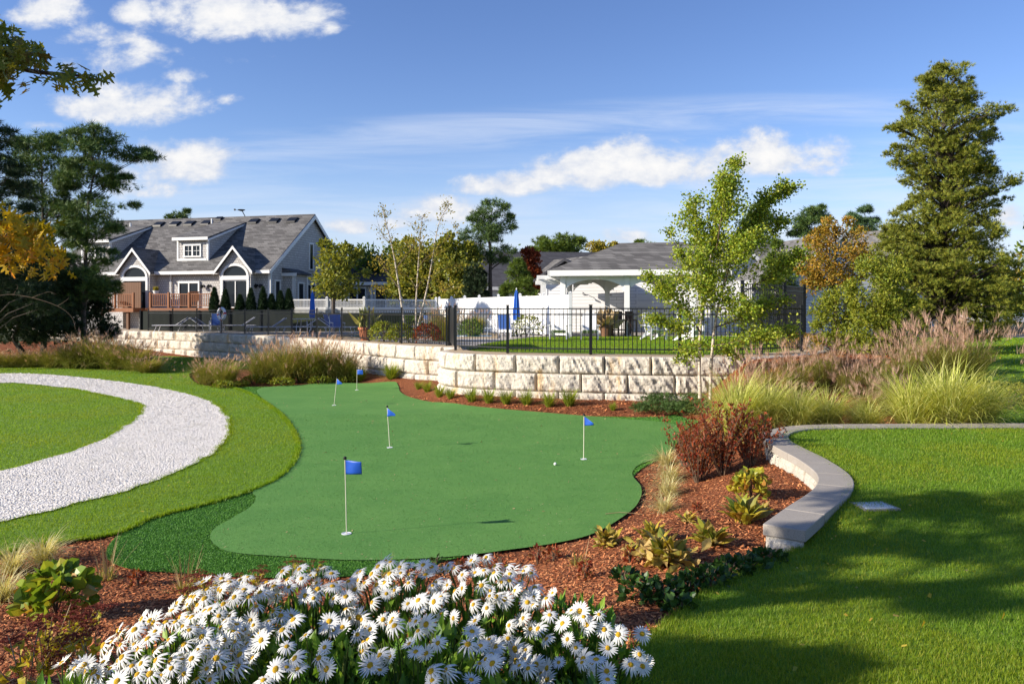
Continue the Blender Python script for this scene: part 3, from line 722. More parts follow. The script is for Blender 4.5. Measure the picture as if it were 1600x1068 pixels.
litter('bark_chips', field(MU, 100000, 2.0, 22, 1.75, h, .008, [GREEN, FRINGE, LL, LR, PATH], 1.15), .036, .010, M['chips'], 'mulch', 'reddish shredded bark scattered over the planting beds', 9)
litter('shell_chips', field(PATH, 80000, 7.5, 32, 1.7, h, .045), .017, .012, M['shell'], 'gravel', 'white crushed shell chips lying on the curved path', 13)
litter('lawn_litter', field(LR, 110, 3.8, 13, 1.5, hR, .055), .030, .018, M['hosta'], 'leaf litter', 'scattered bits of yellowed leaf on the right lawn', 30)
litter('lawn_litter', field(LL, 160, 6.8, 30, 1.5, h, .06, [PATH]), .035, .02, M['hosta'], 'leaf litter', 'scattered bits of yellowed leaf on the lawn round the path', 30)
litter('path_litter', field(PATH, 220, 7.5, 30, 1.5, h, .055), .035, .012, M['dry'], 'leaf litter', 'small dry bits lying on the white path', 30)
# tiny litter on the green
litter('turf_litter', field(GREEN, 420, 7.5, 22, 1.3, h, .032), .016, .006, M['dry'], 'leaf litter', 'tiny dry flecks scattered on the putting green')
# ================================================================== house on the left
HO = Vector((-15.1, 48.0, 0.0)); HR = math.atan2(-.24, .97)
ca, sa = math.cos(HR), math.sin(HR)
def hx(px, yl=0.0):
    """local x on the house plane y=yl seen at pixel column px"""
    k = (px-800)/F
    # X = HO.x + ca*a - sa*yl ; Y = HO.y + sa*a + ca*yl
    return (k*(HO.y+ca*yl)-HO.x+sa*yl)/(ca-k*sa)
def hzz(py, a, yl=0.0):
    Y = HO.y+sa*a+ca*yl
    return EYE-(py-HZ)/F*Y
house = empty('house', HO, HR, 'long grey shingled house with dormers and arched windows behind the pool', 'house')
EZ, SL, LN, DP = 5.13, .717, 16.2, 10.6
RZ = EZ+SL*DP/2
def rz(y): return EZ+SL*y if y < DP/2 else RZ-SL*(y-DP/2)
w = MB()
w.prism([(0, 1.0), (DP, 1.0), (DP, EZ), (DP/2, RZ-.05), (0, EZ)], 'x', -.16, 0)
w.prism([(0, 1.0), (DP, 1.0), (DP, EZ), (DP/2, RZ-.05), (0, EZ)], 'x', -LN, -LN+.16)
w.box(-LN+.163, -.163, .0, .16, 1.0, EZ-.02); w.box(-LN+.163, -.163, DP-.16, DP, 1.0, EZ-.02)
w.build('wall', M['shingle'], house)
rf = MB(); o_ = .38
rf.prism([(-o_, EZ-SL*o_+.02), (DP/2, RZ+.02), (DP+o_, EZ-SL*o_+.02), (DP+o_, EZ-SL*o_+.17), (DP/2, RZ+.19), (-o_, EZ-SL*o_+.17)], 'x', -LN-.3, .22)
roof = rf.build('roof', M['roof'], house)
# rake boards, gutter, corner boards
t = MB()
for x in (.22,):
    t.prism([(-o_-.02, EZ-SL*o_-.16), (DP/2, RZ-.16), (DP/2, RZ+.12), (-o_-.02, EZ-SL*o_+.12)], 'x', x-.002, x+.05)
    t.prism([(DP/2, RZ-.16), (DP+o_, EZ-SL*o_-.16), (DP+o_, EZ-SL*o_+.12), (DP/2, RZ+.12)], 'x', x-.002, x+.05)
t.box(-LN-.3, .22, -o_-.10, -o_-.003, EZ-SL*o_-.10, EZ-SL*o_+.10)
t.box(-.14, .03, -.035, -.002, 1.0, EZ-.2); t.box(.002, .03, -.002, .14, 1.0, EZ-.2)
t.build('trim_board', M['trim'], house)
t = MB().tube([(hx(268), -.08, EZ-.2), (hx(268), -.08, 2.6)], .05, 8); t.build('downspout', M['trim'], house)
# roof vents
def bslot(mbk, x, y, w_=.34, d=.30):
    z = rz(y)+.19; mbk.prism([(y-d, z-SL*d+.02), (y+d, z+SL*d-.02), (y+d*.6, z+SL*d*.5+.14), (y-d*.9, z-SL*d*.6+.10)], 'x', x-w_, x+w_)
for px in (250, 275, 298, 324, 398, 430, 458):
    m = MB(); bslot(m, hx(px, 4.7), 4.6); m.build('roof_vent', M['rubber'], roof, bevel=.02)
m = MB(); bslot(m, hx(343, 5.1), 5.05, .25, .2); m.build('roof_vent', M['rubber'], roof, bevel=.02)
for px, yy in ((204, 4.2), (331, 4.4)):
    MB().tube([(hx(px, yy), yy, rz(yy)), (hx(px, yy), yy, rz(yy)+.62)], .06, 10).build('vent_pipe', M['trim'], roof)
# satellite dish
dx_ = hx(378, 5.3); m = MB().tube([(dx_+.3, 5.3, RZ+.1), (dx_+.1, 5.3, RZ+.45), (dx_, 5.3, RZ+.6)], .03, 6)
m.lathe([(.02, 0), (.16, .03), (.26, .10), (.25, .115), (.15, .045), (.0, .02)], (dx_, 5.25, RZ+.55), 14)
m.tube([(dx_, 5.25, RZ+.6), (dx_-.35, 5.0, RZ+.62)], .015, 5)
m.box(dx_-.42, dx_-.33, 4.96, 5.04, RZ+.58, RZ+.70); m.build('satellite_dish', M['black'], house)

def window(parent, x0, x1, z0, z1, y=-.0, d=-1, sashes=2, grid=(2, 3), plane='y', fw=.09, name='window'):
    """framed window standing proud of a wall on plane y (front faces -y) or x (front faces +x)"""
    fr_ = MB(); gl = MB()
    def bx(mbk, a0, a1, b0, b1, c0, c1):
        if plane == 'y': mbk.box(a0, a1, y-c1, y-c0, b0, b1)
        else: mbk.box(y+c0, y+c1, a0, a1, b0, b1)
    bx(fr_, x0-fw, x1+fw, z1, z1+fw*1.2, .003, .07); bx(fr_, x0-fw*1.2, x1+fw*1.2, z0-fw, z0, .003, .09)
    bx(fr_, x0-fw, x0, z0, z1, .003, .06); bx(fr_, x1, x1+fw, z0, z1, .003, .06)
    for i in range(1, sashes):
        q = x0+(x1-x0)*i/sashes; bx(fr_, q-.05, q+.05, z0, z1, .003, .055)
    for i in range(sashes):
        a = x0+(x1-x0)*i/sashes+(.05 if i else 0); b = x0+(x1-x0)*(i+1)/sashes-(.05 if i < sashes-1 else 0)
        if grid:
            for j in range(1, grid[0]): q = a+(b-a)*j/grid[0]; bx(fr_, q-.012, q+.012, z0, z1, .004, .03)
            for j in range(1, grid[1]): q = z0+(z1-z0)*j/grid[1]; bx(fr_, a, b, q-.012, q+.012, .0045, .031)
    f = fr_.build(name, M['trim'], parent)
    bx(gl, x0, x1, z0, z1, .001, .016); gl.build('pane', M['glass'], f)
    return f
def dormer(pa_, pb_):
    x0, x1 = pa_, pb_; y0 = .55; zt = 7.08; zb = rz(y0)+.16; yb = 4.45; ztb = rz(yb)+.12
    dm = MB(); dm.box(x0, x1, y0, y0+.1, zb-.1, zt)
    for xa, xb in ((x0, x0+.08), (x1-.08, x1)):
        dm.prism([(y0+.101, zb-.1), (y0+.101, zt), (yb, ztb), (yb, ztb-.25)], 'x', xa, xb)
    d = dm.build('dormer', M['shingle'], house)
    r_ = MB().prism([(y0-.28, zt-.02), (yb+.1, ztb+.06), (yb+.1, ztb+.18), (y0-.28, zt+.10)], 'x', x0-.18, x1+.18)
    r_.build('dormer_roof', M['roof'], d)
    tr = MB().box(x0-.18, x1+.18, y0-.32, y0-.283, zt-.08, zt+.11)
    for xs_ in (x0-.02, x1-.10): tr.box(xs_, xs_+.12, y0-.03, y0-.002, zb, zt-.02)
    tr.box(x1+.002, x1+.03, y0-.03, y0+.12, zb, zt-.02)
    tr.prism([(y0-.28, zt-.16), (yb, ztb-.06), (yb, ztb+.06), (y0-.28, zt-.022)], 'x', x1+.182, x1+.21)
    tr.box(x0+.101, x1-.101, y0-.045, y0-.004, zb, zb+.14)
    tr.build('trim_board', M['trim'], d)
    c = (x0+x1)/2; window(d, c-.56, c+.56, zb+.32, zt-.42, y=y0, sashes=2, grid=(2, 2))
dormer(hx(278, .6), hx(326, .6)); xd = hx(173, .6); dormer(xd-(hx(326, .6)-hx(278, .6)), xd)
def entry_bay(cx, doors):
    hw = 1.12; pk = 6.38; b = MB(); zb = 5.02
    # gable face with an arched opening
    arch = [(cx+.84*math.cos(t), 4.62+.62*math.sin(t)) for t in np.linspace(0, math.pi, 15)]
    poly = [(cx-hw, 4.62), (cx-hw, zb), (cx, pk-.06), (cx+hw, zb), (cx+hw, 4.62)]+arch
    b.prism(poly, 'y', -.62, -.50); b.box(cx-hw, cx-hw+.12, -.498, -.003, 1.0, zb-.03).box(cx+hw-.12, cx+hw, -.498, -.003, 1.0, zb-.03); b.box(cx-hw, cx-.96, -.62, -.50, 2.62, 4.618).box(cx+.96, cx+hw, -.62, -.50, 2.62, 4.618)
    d = b.build('gable', M['shingle'], house)
    r_ = MB()
    for sgn in (-1, 1):
        r_.prism([(cx, pk), (cx, pk+.14), (cx+sgn*1.36, zb-.10), (cx+sgn*1.36, zb-.24)], 'y', -.84, 1.9)
    r_.build('gable_roof', M['roof'], d)
    tr = MB()
    for sgn in (-1, 1):
        tr.prism([(cx, pk-.10), (cx, pk+.10), (cx+sgn*1.36, zb-.14), (cx+sgn*1.36, zb-.34)], 'y', -.88, -.843)
    arch2 = [(cx+.98*math.cos(t), 4.62+.76*math.sin(t)) for t in np.linspace(0, math.pi, 15)]
    tr.prism(arch2+arch[::-1], 'y', -.66, -.623)
    tr.box(cx-1.0, cx+1.0, -.67, -.44, 4.36, 4.617)
    for sgn in (-1, 1): tr.box(cx+sgn*.92-.08, cx+sgn*.92+.08, -.66, -.44, 2.62, 4.359)
    tr.build('trim_board', M['trim'], d)
    gl = MB().prism(arch, 'y', -.56, -.51); gl.build('arched_pane', M['glass'], d)
    if doors:
        f = MB(); f.box(cx-.84, cx+.84, -.58, -.50, 4.28, 4.358); f.box(cx-.03, cx+.03, -.58, -.50, 2.682, 4.278); f.box(cx-.84, cx+.84, -.58, -.50, 2.62, 2.68)
        f = f.build('sliding_door', M['trim'], house); MB().box(cx-.84, cx+.84, -.54, -.51, 2.68, 4.28).build('pane', M['glass'], f)
    else:
        f = MB(); f.box(cx-.84, cx+.84, -.54, -.50, 2.62, 4.36); f = f.build('sliding_door', M['glass'], house)
entry_bay(hx(376), True); entry_bay(hx(221), False)
xa, xb = hx(281.5), hx(310.5)
f = MB().box(xa-.1, xb+.1, -.09, -.003, 4.2, 4.34).box(xa-.1, xa, -.09, -.003, 2.62, 4.2).box(xb, xb+.1, -.09, -.003, 2.62, 4.2).box((xa+xb)/2-.04, (xa+xb)/2+.04, -.08, -.003, 2.62, 4.2)
f = f.build('sliding_door', M['trim'], house); MB().box(xa, xb, -.03, -.001, 2.62, 4.2).build('pane', M['glass'], f)
# big brown screen doors on the deck
sc1 = MB()
for i in range(10):
    x0 = hx(208)+i*(hx(242)-hx(208))/10; sc1.box(x0+.004, x0+(hx(242)-hx(208))/10-.004, -1.3, -1.25, 2.62, 4.25)
sc1.box(hx(208), hx(242), -1.25, -1.2, 4.1, 4.2); sc1.box(hx(208), hx(242), -1.25, -1.2, 2.8, 2.9)
tag(sc1.build('privacy_screen', M['door'], house))
for px in (194, 318, 402, 328.5, 409):
    x = hx(px); m = MB().box(x-.06, x+.06, -.05, -.003, 3.95, 4.1).beam((x, -.05, 4.05), (x, -.2, 4.1), .03).lathe([(.02, .12), (.10, .02), (.09, -.1), (.03, -.14)], (x, -.2, 4.0), 8)
    m.build('wall_lamp', M['black'], house)
# side windows on the gable wall
window(house, 4.9, 5.35, 5.3, 7.0, y=0, plane='x', sashes=1, grid=None)
window(house, .55, 1.05, 2.7, 4.3, y=0, plane='x', sashes=1, grid=None)
window(house, 4.6, 5.6, 2.7, 4.2, y=0, plane='x', sashes=2, grid=None)
window(house, 7.3, 8.1, 3.0, 4.1, y=0, plane='x', sashes=2, grid=None)
b = MB().box(.003, .8, 1.5, 3.2, 1.0, 4.75); bb = b.build('bump_out', M['shingle'], house)
MB().prism([(1.35, 4.76), (3.35, 4.76), (3.35, 4.86), (1.35, 4.86)], 'x', .004, 1.0).prism([(.004, 4.865), (1.0, 4.865), (.004, 5.2)], 'y', 1.35, 3.35).build('roof', M['roof'], bb)
MB().box(.802, .83, 1.46, 1.6, 1.0, 4.7).box(.802, .83, 3.1, 3.24, 1.0, 4.7).box(.66, .83, 1.46, 1.498, 1.0, 4.7).box(.0, 1.05, 1.30, 1.347, 4.66, 4.86).build('trim_board', M['trim'], bb)
window(bb, 2.0, 2.6, 2.7, 4.2, y=.8, plane='x', sashes=1, grid=None)
# lower wing behind
wg = MB().box(.004, 5.2, 7.0, 7.16, 1.0, 4.55).prism([(7.161, 1.0), (12, 1.0), (12, 4.5), (9.6, 6.3), (7.161, 4.5)], 'x', 5.04, 5.2)
wing = wg.build('wing', M['shingle'], house)
MB().prism([(6.7, 4.3), (9.6, 6.35), (12.4, 4.3), (12.4, 4.45), (9.6, 6.52), (6.7, 4.45)], 'x', .26, 5.4).build('roof', M['roofdark'], wing)
MB().box(.3, 5.4, 6.62, 6.697, 4.22, 4.44).box(1.5, 1.66, 6.96, 6.997, 1, 4.4).box(3.6, 3.76, 6.96, 6.997, 1, 4.4).box(5.06, 5.22, 6.96, 6.997, 1, 4.4).build('trim_board', M['trim'], wing)
window(wing, 2.0, 3.2, 2.9, 4.0, y=7.0, sashes=2, grid=None)
window(wing, 4.0, 4.7, 2.4, 4.0, y=7.0, sashes=1, grid=None)
window(house, hx(152)-.4, hx(152)+.4, 2.9, 4.1, y=0, sashes=2, grid=(2, 2))

# raised deck in front of the house
deck = empty('wooden_deck', HO, HR, 'raised reddish cedar deck with a slatted railing in front of the grey house', 'deck')
DW = 2.9
dk = MB(); xl, xr, xm0, xm1 = hx(150, -DW), hx(331, -DW), hx(208, -DW), hx(232, -DW)
dk.box(xl, xm0, -DW, -.01, 2.36, 2.60); dk.box(xm1, xr, -DW, -.01, 2.36, 2.60); dk.box(xm0+.002, xm1-.002, -DW+.9, -.01, 2.36, 2.60)
dk.build('platform', M['redwood'], deck)
def railing(x0, x1, y, parent, step=.13):
    m = MB(); m.box(x0, x1, y-.03, y+.04, 3.42, 3.47); m.box(x0, x1, y-.015, y+.025, 2.72, 2.76)
    x = x0+.06
    while x < x1: m.box(x, x+.035, y-.0145, y+.0205, 2.761, 3.419); x += step
    m.build('railing', M['redwood'], parent)
railing(xl, xm0, -DW+.1, deck); railing(xm1, xr, -DW+.1, deck)
for x in (xl+.05, hx(178, -DW), xm0-.06, xm1+.06, hx(262, -DW), hx(294, -DW), xr-.06):
    MB().box(x-.06, x+.06, -DW+.035, -DW+.155, 2.61, 3.56).build('post', M['redwood'], deck, bevel=.01)
for x in (xl+.3, hx(197, -DW), xm1+.1, hx(275, -DW), xr-.3):
    MB().box(x-.08, x+.08, -DW+.1, -DW+.26, 1.0, 2.359).build('support_post', M['door'], deck)
def table_set(x, y, root_name='patio_table'):
    t = empty(root_name, HO+Vector((ca*x-sa*y, sa*x+ca*y, 2.6)), HR, 'small round table standing on the deck by the glass doors', 'table')
    MB().lathe([(.01, .70), (.45, .70), (.45, .73), (.01, .73)], k=18).build('tabletop', M['darkwood'], t)
    MB().tube([(0, 0, .02), (0, 0, .70)], .03, 8).lathe([(.25, 0), (.25, .03), (.05, .05)], k=12).build('pedestal', M['darkwood'], t)
table_set(hx(270, -1.6), -1.6)
def deck_chair(px, yl, label):
    x = hx(px, yl); t = empty('deck_chair', HO+Vector((ca*x-sa*yl, sa*x+ca*yl, 2.6)), HR+.4, label, 'chair')
    MB().box(-.26, .26, -.25, .25, .40, .44).build('seat', M['redwood'], t)
    m = MB()
    for i in range(5): m.box(-.25+i*.105, -.19+i*.105, .22, .26, .46, .98)
    m.box(-.27, .27, .215, .265, .98, 1.04); m.build('backrest', M['redwood'], t)
    for sx in (-1, 1):
        for sy in (-1, 1): MB().box(sx*.24-.025, sx*.24+.025, sy*.22-.025, sy*.22+.025, 0, .39).build('leg', M['redwood'], t)
deck_chair(303, -1.5, 'slatted wooden chair on the deck right of the small glass door'); deck_chair(189, -1.4, 'slatted wooden chair on the left part of the deck beside the brown screen')
def planter(X, Y, Z, r, hh, mat, plantmat, ph, label, name='potted_plant', kind='spiky'):
    t = empty(name, (X, Y, Z), 0, label, 'potted plant')
    MB().lathe([(r*.7, 0), (r*.95, hh*.8), (r*1.05, hh*.82), (r*1.05, hh), (r*.92, hh), (r*.9, hh*.85), (.01, hh*.84)], k=18).build('pot', mat, t, smooth=False)
    n = 70
    P = np.column_stack([rng.normal(0, r*.35, n), rng.normal(0, r*.35, n), np.full(n, hh*.84)])
    Rm = rotm(rng.uniform(0, 6.28, n), np.abs(rng.normal(0, .28 if kind == 'spiky' else .6, n)), rng.uniform(0, 6.28, n))
    V, Fs = scatter(T_NARROW[0] if kind == 'spiky' else T_LEAF[0], T_NARROW[1], P, Rm, ph*rng.uniform(.5, 1, n)); npobj('foliage', V, Fs, plantmat, t)
p_ = (HO+Vector((ca*hx(243.5, -DW+.3)-sa*(-DW+.3), sa*hx(243.5, -DW+.3)+ca*(-DW+.3), 2.6)))
planter(p_.x, p_.y, 3.47, .17, .2, M['trim'], M['treeyellow'], .35, 'small yellow-green plant in a white pot on the deck rail')
# house terrace level (upper) with its dark screened front
up = MB().box(-34, -4.5, 44.6, 75, .9, 2.30); 
m = MB(); m.prism([(-15.2, 44.5), (-10.9, 42.9), (-8.0, 43.3), (-4.5, 45.3), (-4.5, 75), (-15.2, 75)], 'z', .9, 2.32); tag(m.build('upper_terrace', M['wild']), kind='structure')
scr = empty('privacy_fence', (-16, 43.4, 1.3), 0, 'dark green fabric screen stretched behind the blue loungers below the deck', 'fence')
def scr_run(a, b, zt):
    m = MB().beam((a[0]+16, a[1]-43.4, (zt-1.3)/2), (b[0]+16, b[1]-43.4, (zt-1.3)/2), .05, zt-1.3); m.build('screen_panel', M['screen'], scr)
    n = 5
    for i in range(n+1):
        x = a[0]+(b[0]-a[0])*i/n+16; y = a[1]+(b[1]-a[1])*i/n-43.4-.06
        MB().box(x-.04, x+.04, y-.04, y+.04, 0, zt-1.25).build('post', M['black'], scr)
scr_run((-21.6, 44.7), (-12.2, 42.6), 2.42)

# ================================================================== white lattice fence
def vinyl_fence(P, zb, zt, lat, label, spacing=2.2, name='white_fence'):
    C = Curve(np.array(P, float)); root = empty(name, (P[0][0], P[0][1], zb), 0, label, 'fence')
    n = max(1, round(C.L/spacing)); pts = [C.p(C.L*i/n) for i in range(n+1)]
    for i, p in enumerate(pts):
        x, y = p[0]-P[0][0], p[1]-P[0][1]
        m = MB().box(x-.07, x+.07, y-.07, y+.07, 0, zt-zb+.08)
        m.add([(x-.09, y-.09, zt-zb+.08), (x+.09, y-.09, zt-zb+.08), (x+.09, y+.09, zt-zb+.08), (x-.09, y+.09, zt-zb+.08), (x, y, zt-zb+.16)], [(0, 3, 2, 1), (0, 1, 4), (1, 2, 4), (2, 3, 4), (3, 0, 4)])
        m.build('post', M['white'], root)
        if i < n:
            q = pts[i+1]; d = (q-p)/np.linalg.norm(q-p); a = p+d*.073-np.array(P[0]); b = q-d*.073-np.array(P[0]); H_ = zt-zb
            m = MB(); L2 = np.linalg.norm(b-a)
            m.beam((*a, H_-.05), (*b, H_-.05), .06, .09); m.beam((*a, .12), (*b, .12), .06, .12)
            solid_top = H_-.10 if not lat else H_-.56
            if lat:
                m.beam((*a, H_-.51), (*b, H_-.51), .06, .09)
                for v in np.arange(H_-.47+.07, H_-.1, .075): m.beam((*a, v), (*b, v), .012, .02)
                for s_ in np.arange(.06, L2, .085):
                    c = a+d*s_; m.beam((c[0]-.0, c[1]-.008, H_-.465), (c[0], c[1]-.008, H_-.095), .02, .012)
            k = int(L2/.19)
            for j in range(k):
                c0 = a+d*(L2*j/k+.004); c1 = a+d*(L2*(j+1)/k-.004)
                m.beam((*c0, (solid_top+.18)/2), (*c1, (solid_top+.18)/2), .03, solid_top-.18)
            m.build('fence_panel', M['white'], root)
vinyl_fence([(-13.0, 45.0), (-8.5, 44.6), (-4.6, 46.5)], 1.3, 3.12, True, 'white fence with lattice top, in shade behind the pool')
vinyl_fence([(-4.4, 46.5), (-1.6, 40.5), (2.55, 33.6)], 1.3, 3.14, False, 'sunlit solid white board fence running up to the pergola')

# ================================================================== iron fences
def iron_fence(Pts, zb, ht, label, spacing=2.4, post=.06, name='iron_fence', pick=.112):
    C = Curve(np.array(Pts, float)); O = np.array(Pts[0], float); root = empty(name, (O[0], O[1], zb), 0, label, 'fence')
    n = max(1, round(C.L/spacing)); pts = [C.p(C.L*i/n)-O for i in range(n+1)]
    for i, p in enumerate(pts):
        m = MB().box(p[0]-post/2, p[0]+post/2, p[1]-post/2, p[1]+post/2, 0, ht+.06).box(p[0]-post*.62, p[0]+post*.62, p[1]-post*.62, p[1]+post*.62, ht+.061, ht+.085)
        m.build('post', M['black'], root)
        if i < n:
            q = pts[i+1]; d = (q-p)/np.linalg.norm(q-p); a, b = p+d*(post/2+.002), q-d*(post/2+.002); L2 = np.linalg.norm(b-a); m = MB()
            for z in (.14, ht-.17, ht-.02): m.beam((*a, z), (*b, z), .028, .034)
            k = max(2, int(L2/pick))
            for j in range(1, k):
                c = a+d*L2*j/k; m.box(c[0]-.009, c[0]+.009, c[1]-.009, c[1]+.009, .05, ht-.02)
            m.build('picket_panel', M['black'], root)
FI = offs(RWc, -.42)
i0 = int(np.argmin(np.abs(RWc[:, 0]+20.6))); i1 = int(np.argmin(np.hypot(RWc[:, 0]+2.35, RWc[:, 1]-24.5)))
i1b = int(np.argmin(np.hypot(RWc[:, 0]+2.0, RWc[:, 1]-21.9))); i2 = int(np.argmin(np.hypot(RWc[:, 0]-8.4, RWc[:, 1]-21)))
iron_fence([tuple(p) for p in FI[i0:i1+1]], 1.3, 1.18, 'black iron picket fence on the far stretch of stone wall by the pool', 2.3)
iron_fence([tuple(p) for p in FI[i1b:i2+1]], 1.32, 1.20, 'black iron picket fence on the near bulge of stone wall round the lawn', 2.25, .075)
gt = empty('iron_gate', (FI[i1][0]+.1, FI[i1][1], 1.31), 0, 'dark solid gate panel closing the corner between the two fence runs', 'gate')
qa, qb = FI[i1+1]-FI[i1+1], FI[i1+3]-FI[i1+1]+np.array([.12, -.1])
MB().box(-.06, .06, .03, .15, 0, 1.3).build('post', M['black'], gt)
MB().beam((0.02, .0, .68), (FI[i1b][0]-FI[i1][0]-.14, FI[i1b][1]-FI[i1][1]+.06, .68), .04, 1.1).build('gate_panel', M['black'], gt)
iron_fence([(6.9, 23.0), (8.9, 24.8), (10.75, 27.6), (11.3, 31.5)], 1.25, 2.02, 'tall black iron fence half hidden behind the young birch', 2.4, .09, pick=.10)

# ================================================================== pavilion, bath house, pergola
pv = empty('pavilion', (6.65, 36.5, 1.3), R(-10), 'open white pavilion with arched beams and a grey hipped roof', 'pavilion')
ex0, ex1, ey0, ey1, ez = -4.55, 3.3, -3.0, 3.0, 2.95
rdg = ((-1.45, 0, 4.38), (1.45, 0, 4.38))
V = [(ex0, ey0, ez), (ex1, ey0, ez), (ex1, ey1, ez), (ex0, ey1, ez), rdg[0], rdg[1], (ex0, ey0, ez-.06), (ex1, ey0, ez-.06), (ex1, ey1, ez-.06), (ex0, ey1, ez-.06)]
MB().add(V, [(0, 1, 5, 4), (2, 3, 4, 5), (1, 2, 5), (3, 0, 4), (6, 7, 1, 0), (7, 8, 2, 1), (8, 9, 3, 2), (9, 6, 0, 3), (9, 8, 7, 6)]).build('roof', M['roof'], pv)
m = MB(); m.box(ex0+.02, ex1-.02, ey0-.05, ey0-.003, ez-.26, ez-.01).box(ex0-.05, ex0-.003, ey0-.05, ey1, ez-.26, ez-.01).box(ex1+.003, ex1+.05, ey0-.05, ey1, ez-.26, ez-.01).box(ex0+.02, ex1-.02, ey0, ey1-.02, ez-.24, ez-.20)
m.build('fascia', M['trim'], pv)
def arch_beam(m, x0, x1, y, z0, z1, th, axis='y'):
    n = 12; top = [(x0, z1), (x1, z1)]; bot = []
    for i in range(n+1):
        u = i/n; bot.append((x1+(x0-x1)*u, z0+(z1-z0-.12)*math.sin(math.pi*u)**.7))
    m.prism([top[0]]+[q for q in bot[::-1]]+[top[1]], axis, y-th/2, y+th/2)
posts = [(-3.96, -2.5), (-1.1, -2.5), (1.76, -2.5), (-3.96, .4), (-2.16, 1.1), (.7, 1.1), (2.9, 1.1)]
for x, y in posts:
    MB().box(x-.12, x+.12, y-.12, y+.12, .12, ez-.27).box(x-.16, x+.16, y-.16, y+.16, 0, .119).box(x-.16, x+.16, y-.16, y+.16, ez-.27, ez-.241).build('column', M['trim'], pv, bevel=.01)
m = MB()
for a, b in ((-3.96, -1.1), (-1.1, 1.76)): arch_beam(m, a+.121, b-.121, -2.5, ez-.80, ez-.271, .14)
for a, b in ((-3.96, -2.16), (-2.16, .7), (.7, 2.9)): arch_beam(m, a+.121, b-.121, 1.1, ez-.85, ez-.271, .14)
arch_beam(m, -2.379, .279, -3.96, ez-.8, ez-.271, .14, 'x')
m.build('arched_beam', M['trim'], pv)

bh = empty('bath_house', (3.1, 41.2, 1.3), R(-13), 'white clapboard bath house wall with outdoor showers behind the pavilion', 'building')
MB().box(-1.35, 3.0, 0, 4, 0, 2.75).build('wall', M['siding'], bh)
MB().box(2.86, 3.03, -.03, -.002, 0, 2.74).box(3.002, 3.03, -.002, .15, 0, 2.74).box(-1.38, -1.22, -.03, -.002, 0, 2.74).box(-.05, .05, -.025, -.002, 0, 2.74).build('trim_board', M['trim'], bh)
m = MB().box(3.004, 9.5, 1.6, 5, 0, 2.75); m.build('rear_wall', M['siding'], bh)
for x, z in ((3.5, .4), (6.1, .4)):
    m = MB()
    for j in range(16): m.box(x, x+.8, 1.545, 1.595, z+j*.11, z+j*.11+.07)
    m.box(x-.06, x, 1.54, 1.598, z-.05, z+1.85).box(x+.8, x+.86, 1.54, 1.598, z-.05, z+1.85); m.build('shutter', M['trim'], bh)
for x in (.85, 1.98, 2.62-.1):
    pass
for x in (.72, 2.02):
    m = MB().tube([(x, -.02, 2.0), (x, -.15, 2.12), (x+.05, -.3, 2.1), (x+.18, -.34, 1.98)], .018, 6).lathe([(.02, .03), (.09, 0), (.09, -.02), (.01, -.02)], (x+.2, -.35, 1.96), 10)
    m.build('shower_head', M['black'], bh)
    m = MB().lathe([(.01, 0), (.12, 0), (.12, .02), (.01, .02)], (x, -.03, .92), 12); m.box(x-.08, x+.08, -.1, -.003, .84, 1.0); m.build('shower_valve', M['black'], bh, bevel=.02)
m = MB().prism([(-1.6, 2.72), (1.3, 2.72), (-.2, 3.7)], 'y', -.4, -.37)
MB().prism([(-1.9, 2.66), (-.2, 3.78), (1.5, 2.66), (1.5, 2.8), (-.2, 3.93), (-1.9, 2.8)], 'y', -.5, 5).build('roof', M['roofdark'], bh)
MB().prism([(-1.3, 2.756), (.95, 2.756), (-.2, 3.68)], 'y', -.02, 4).build('gable', M['siding'], bh)
pg = empty('pergola', (1.75, 37.3, 1.3), 0, 'small white pergola at the left end of the bath house', 'pergola')
for x, y in ((-.25, -1.2), (-.25, .5)): MB().box(x-.09, x+.09, y-.09, y+.09, 0, 2.42).build('post', M['trim'], pg)
m = MB()
for y in (-1.25, .5): m.box(-.6, 2.0, y-.05, y+.05, 2.42, 2.60)
m.build('beam', M['trim'], pg)
m = MB()
for i in range(7): x = -.5+i*.4; m.box(x-.03, x+.03, -1.7, .8, 2.602, 2.74)
m.box(-.6, 2.0, -1.75, -1.702, 2.60, 2.78); m.build('rafter', M['trim'], pg)

# neighbouring houses
def gable_house(name, X, Y, rz_, w_, d_, zb, ez_, rise, wallm, roofm, label, wins=()):
    t = empty(name, (X, Y, zb), rz_, label, 'house')
    m = MB().box(-w_/2, w_/2, -d_/2, d_/2, 0, ez_); m.prism([(-d_/2, ez_), (d_/2, ez_), (0, ez_+rise)], 'x', -w_/2, -w_/2+.2); m.prism([(-d_/2, ez_), (d_/2, ez_), (0, ez_+rise)], 'x', w_/2-.2, w_/2)
    m.build('wall', wallm, t)
    k = rise/(d_/2); o = .4
    MB().prism([(-d_/2-o, ez_-k*o+.03), (0, ez_+rise+.03), (d_/2+o, ez_-k*o+.03), (d_/2+o, ez_-k*o+.2), (0, ez_+rise+.2), (-d_/2-o, ez_-k*o+.2)], 'x', -w_/2-.3, w_/2+.3).build('roof', roofm, t)
    tb = MB()
    for sx in (-1, 1):
        x0, x1 = sorted((sx*(w_/2+.302), sx*(w_/2+.35)))
        for sy in (-1, 1): tb.prism([(sy*(d_/2+o), ez_-k*o-.12), (0, ez_+rise-.12), (0, ez_+rise+.16), (sy*(d_/2+o), ez_-k*o+.16)], 'x', x0, x1)
    tb.box(-w_/2-.3, w_/2+.3, -d_/2-o-.08, -d_/2-o-.003, ez_-k*o-.06, ez_-k*o+.18); tb.build('trim_board', M['trim'], t)
    for x0, x1, z0, z1 in wins: window(t, x0, x1, z0, z1, y=-d_/2, sashes=2, grid=None)
    return t
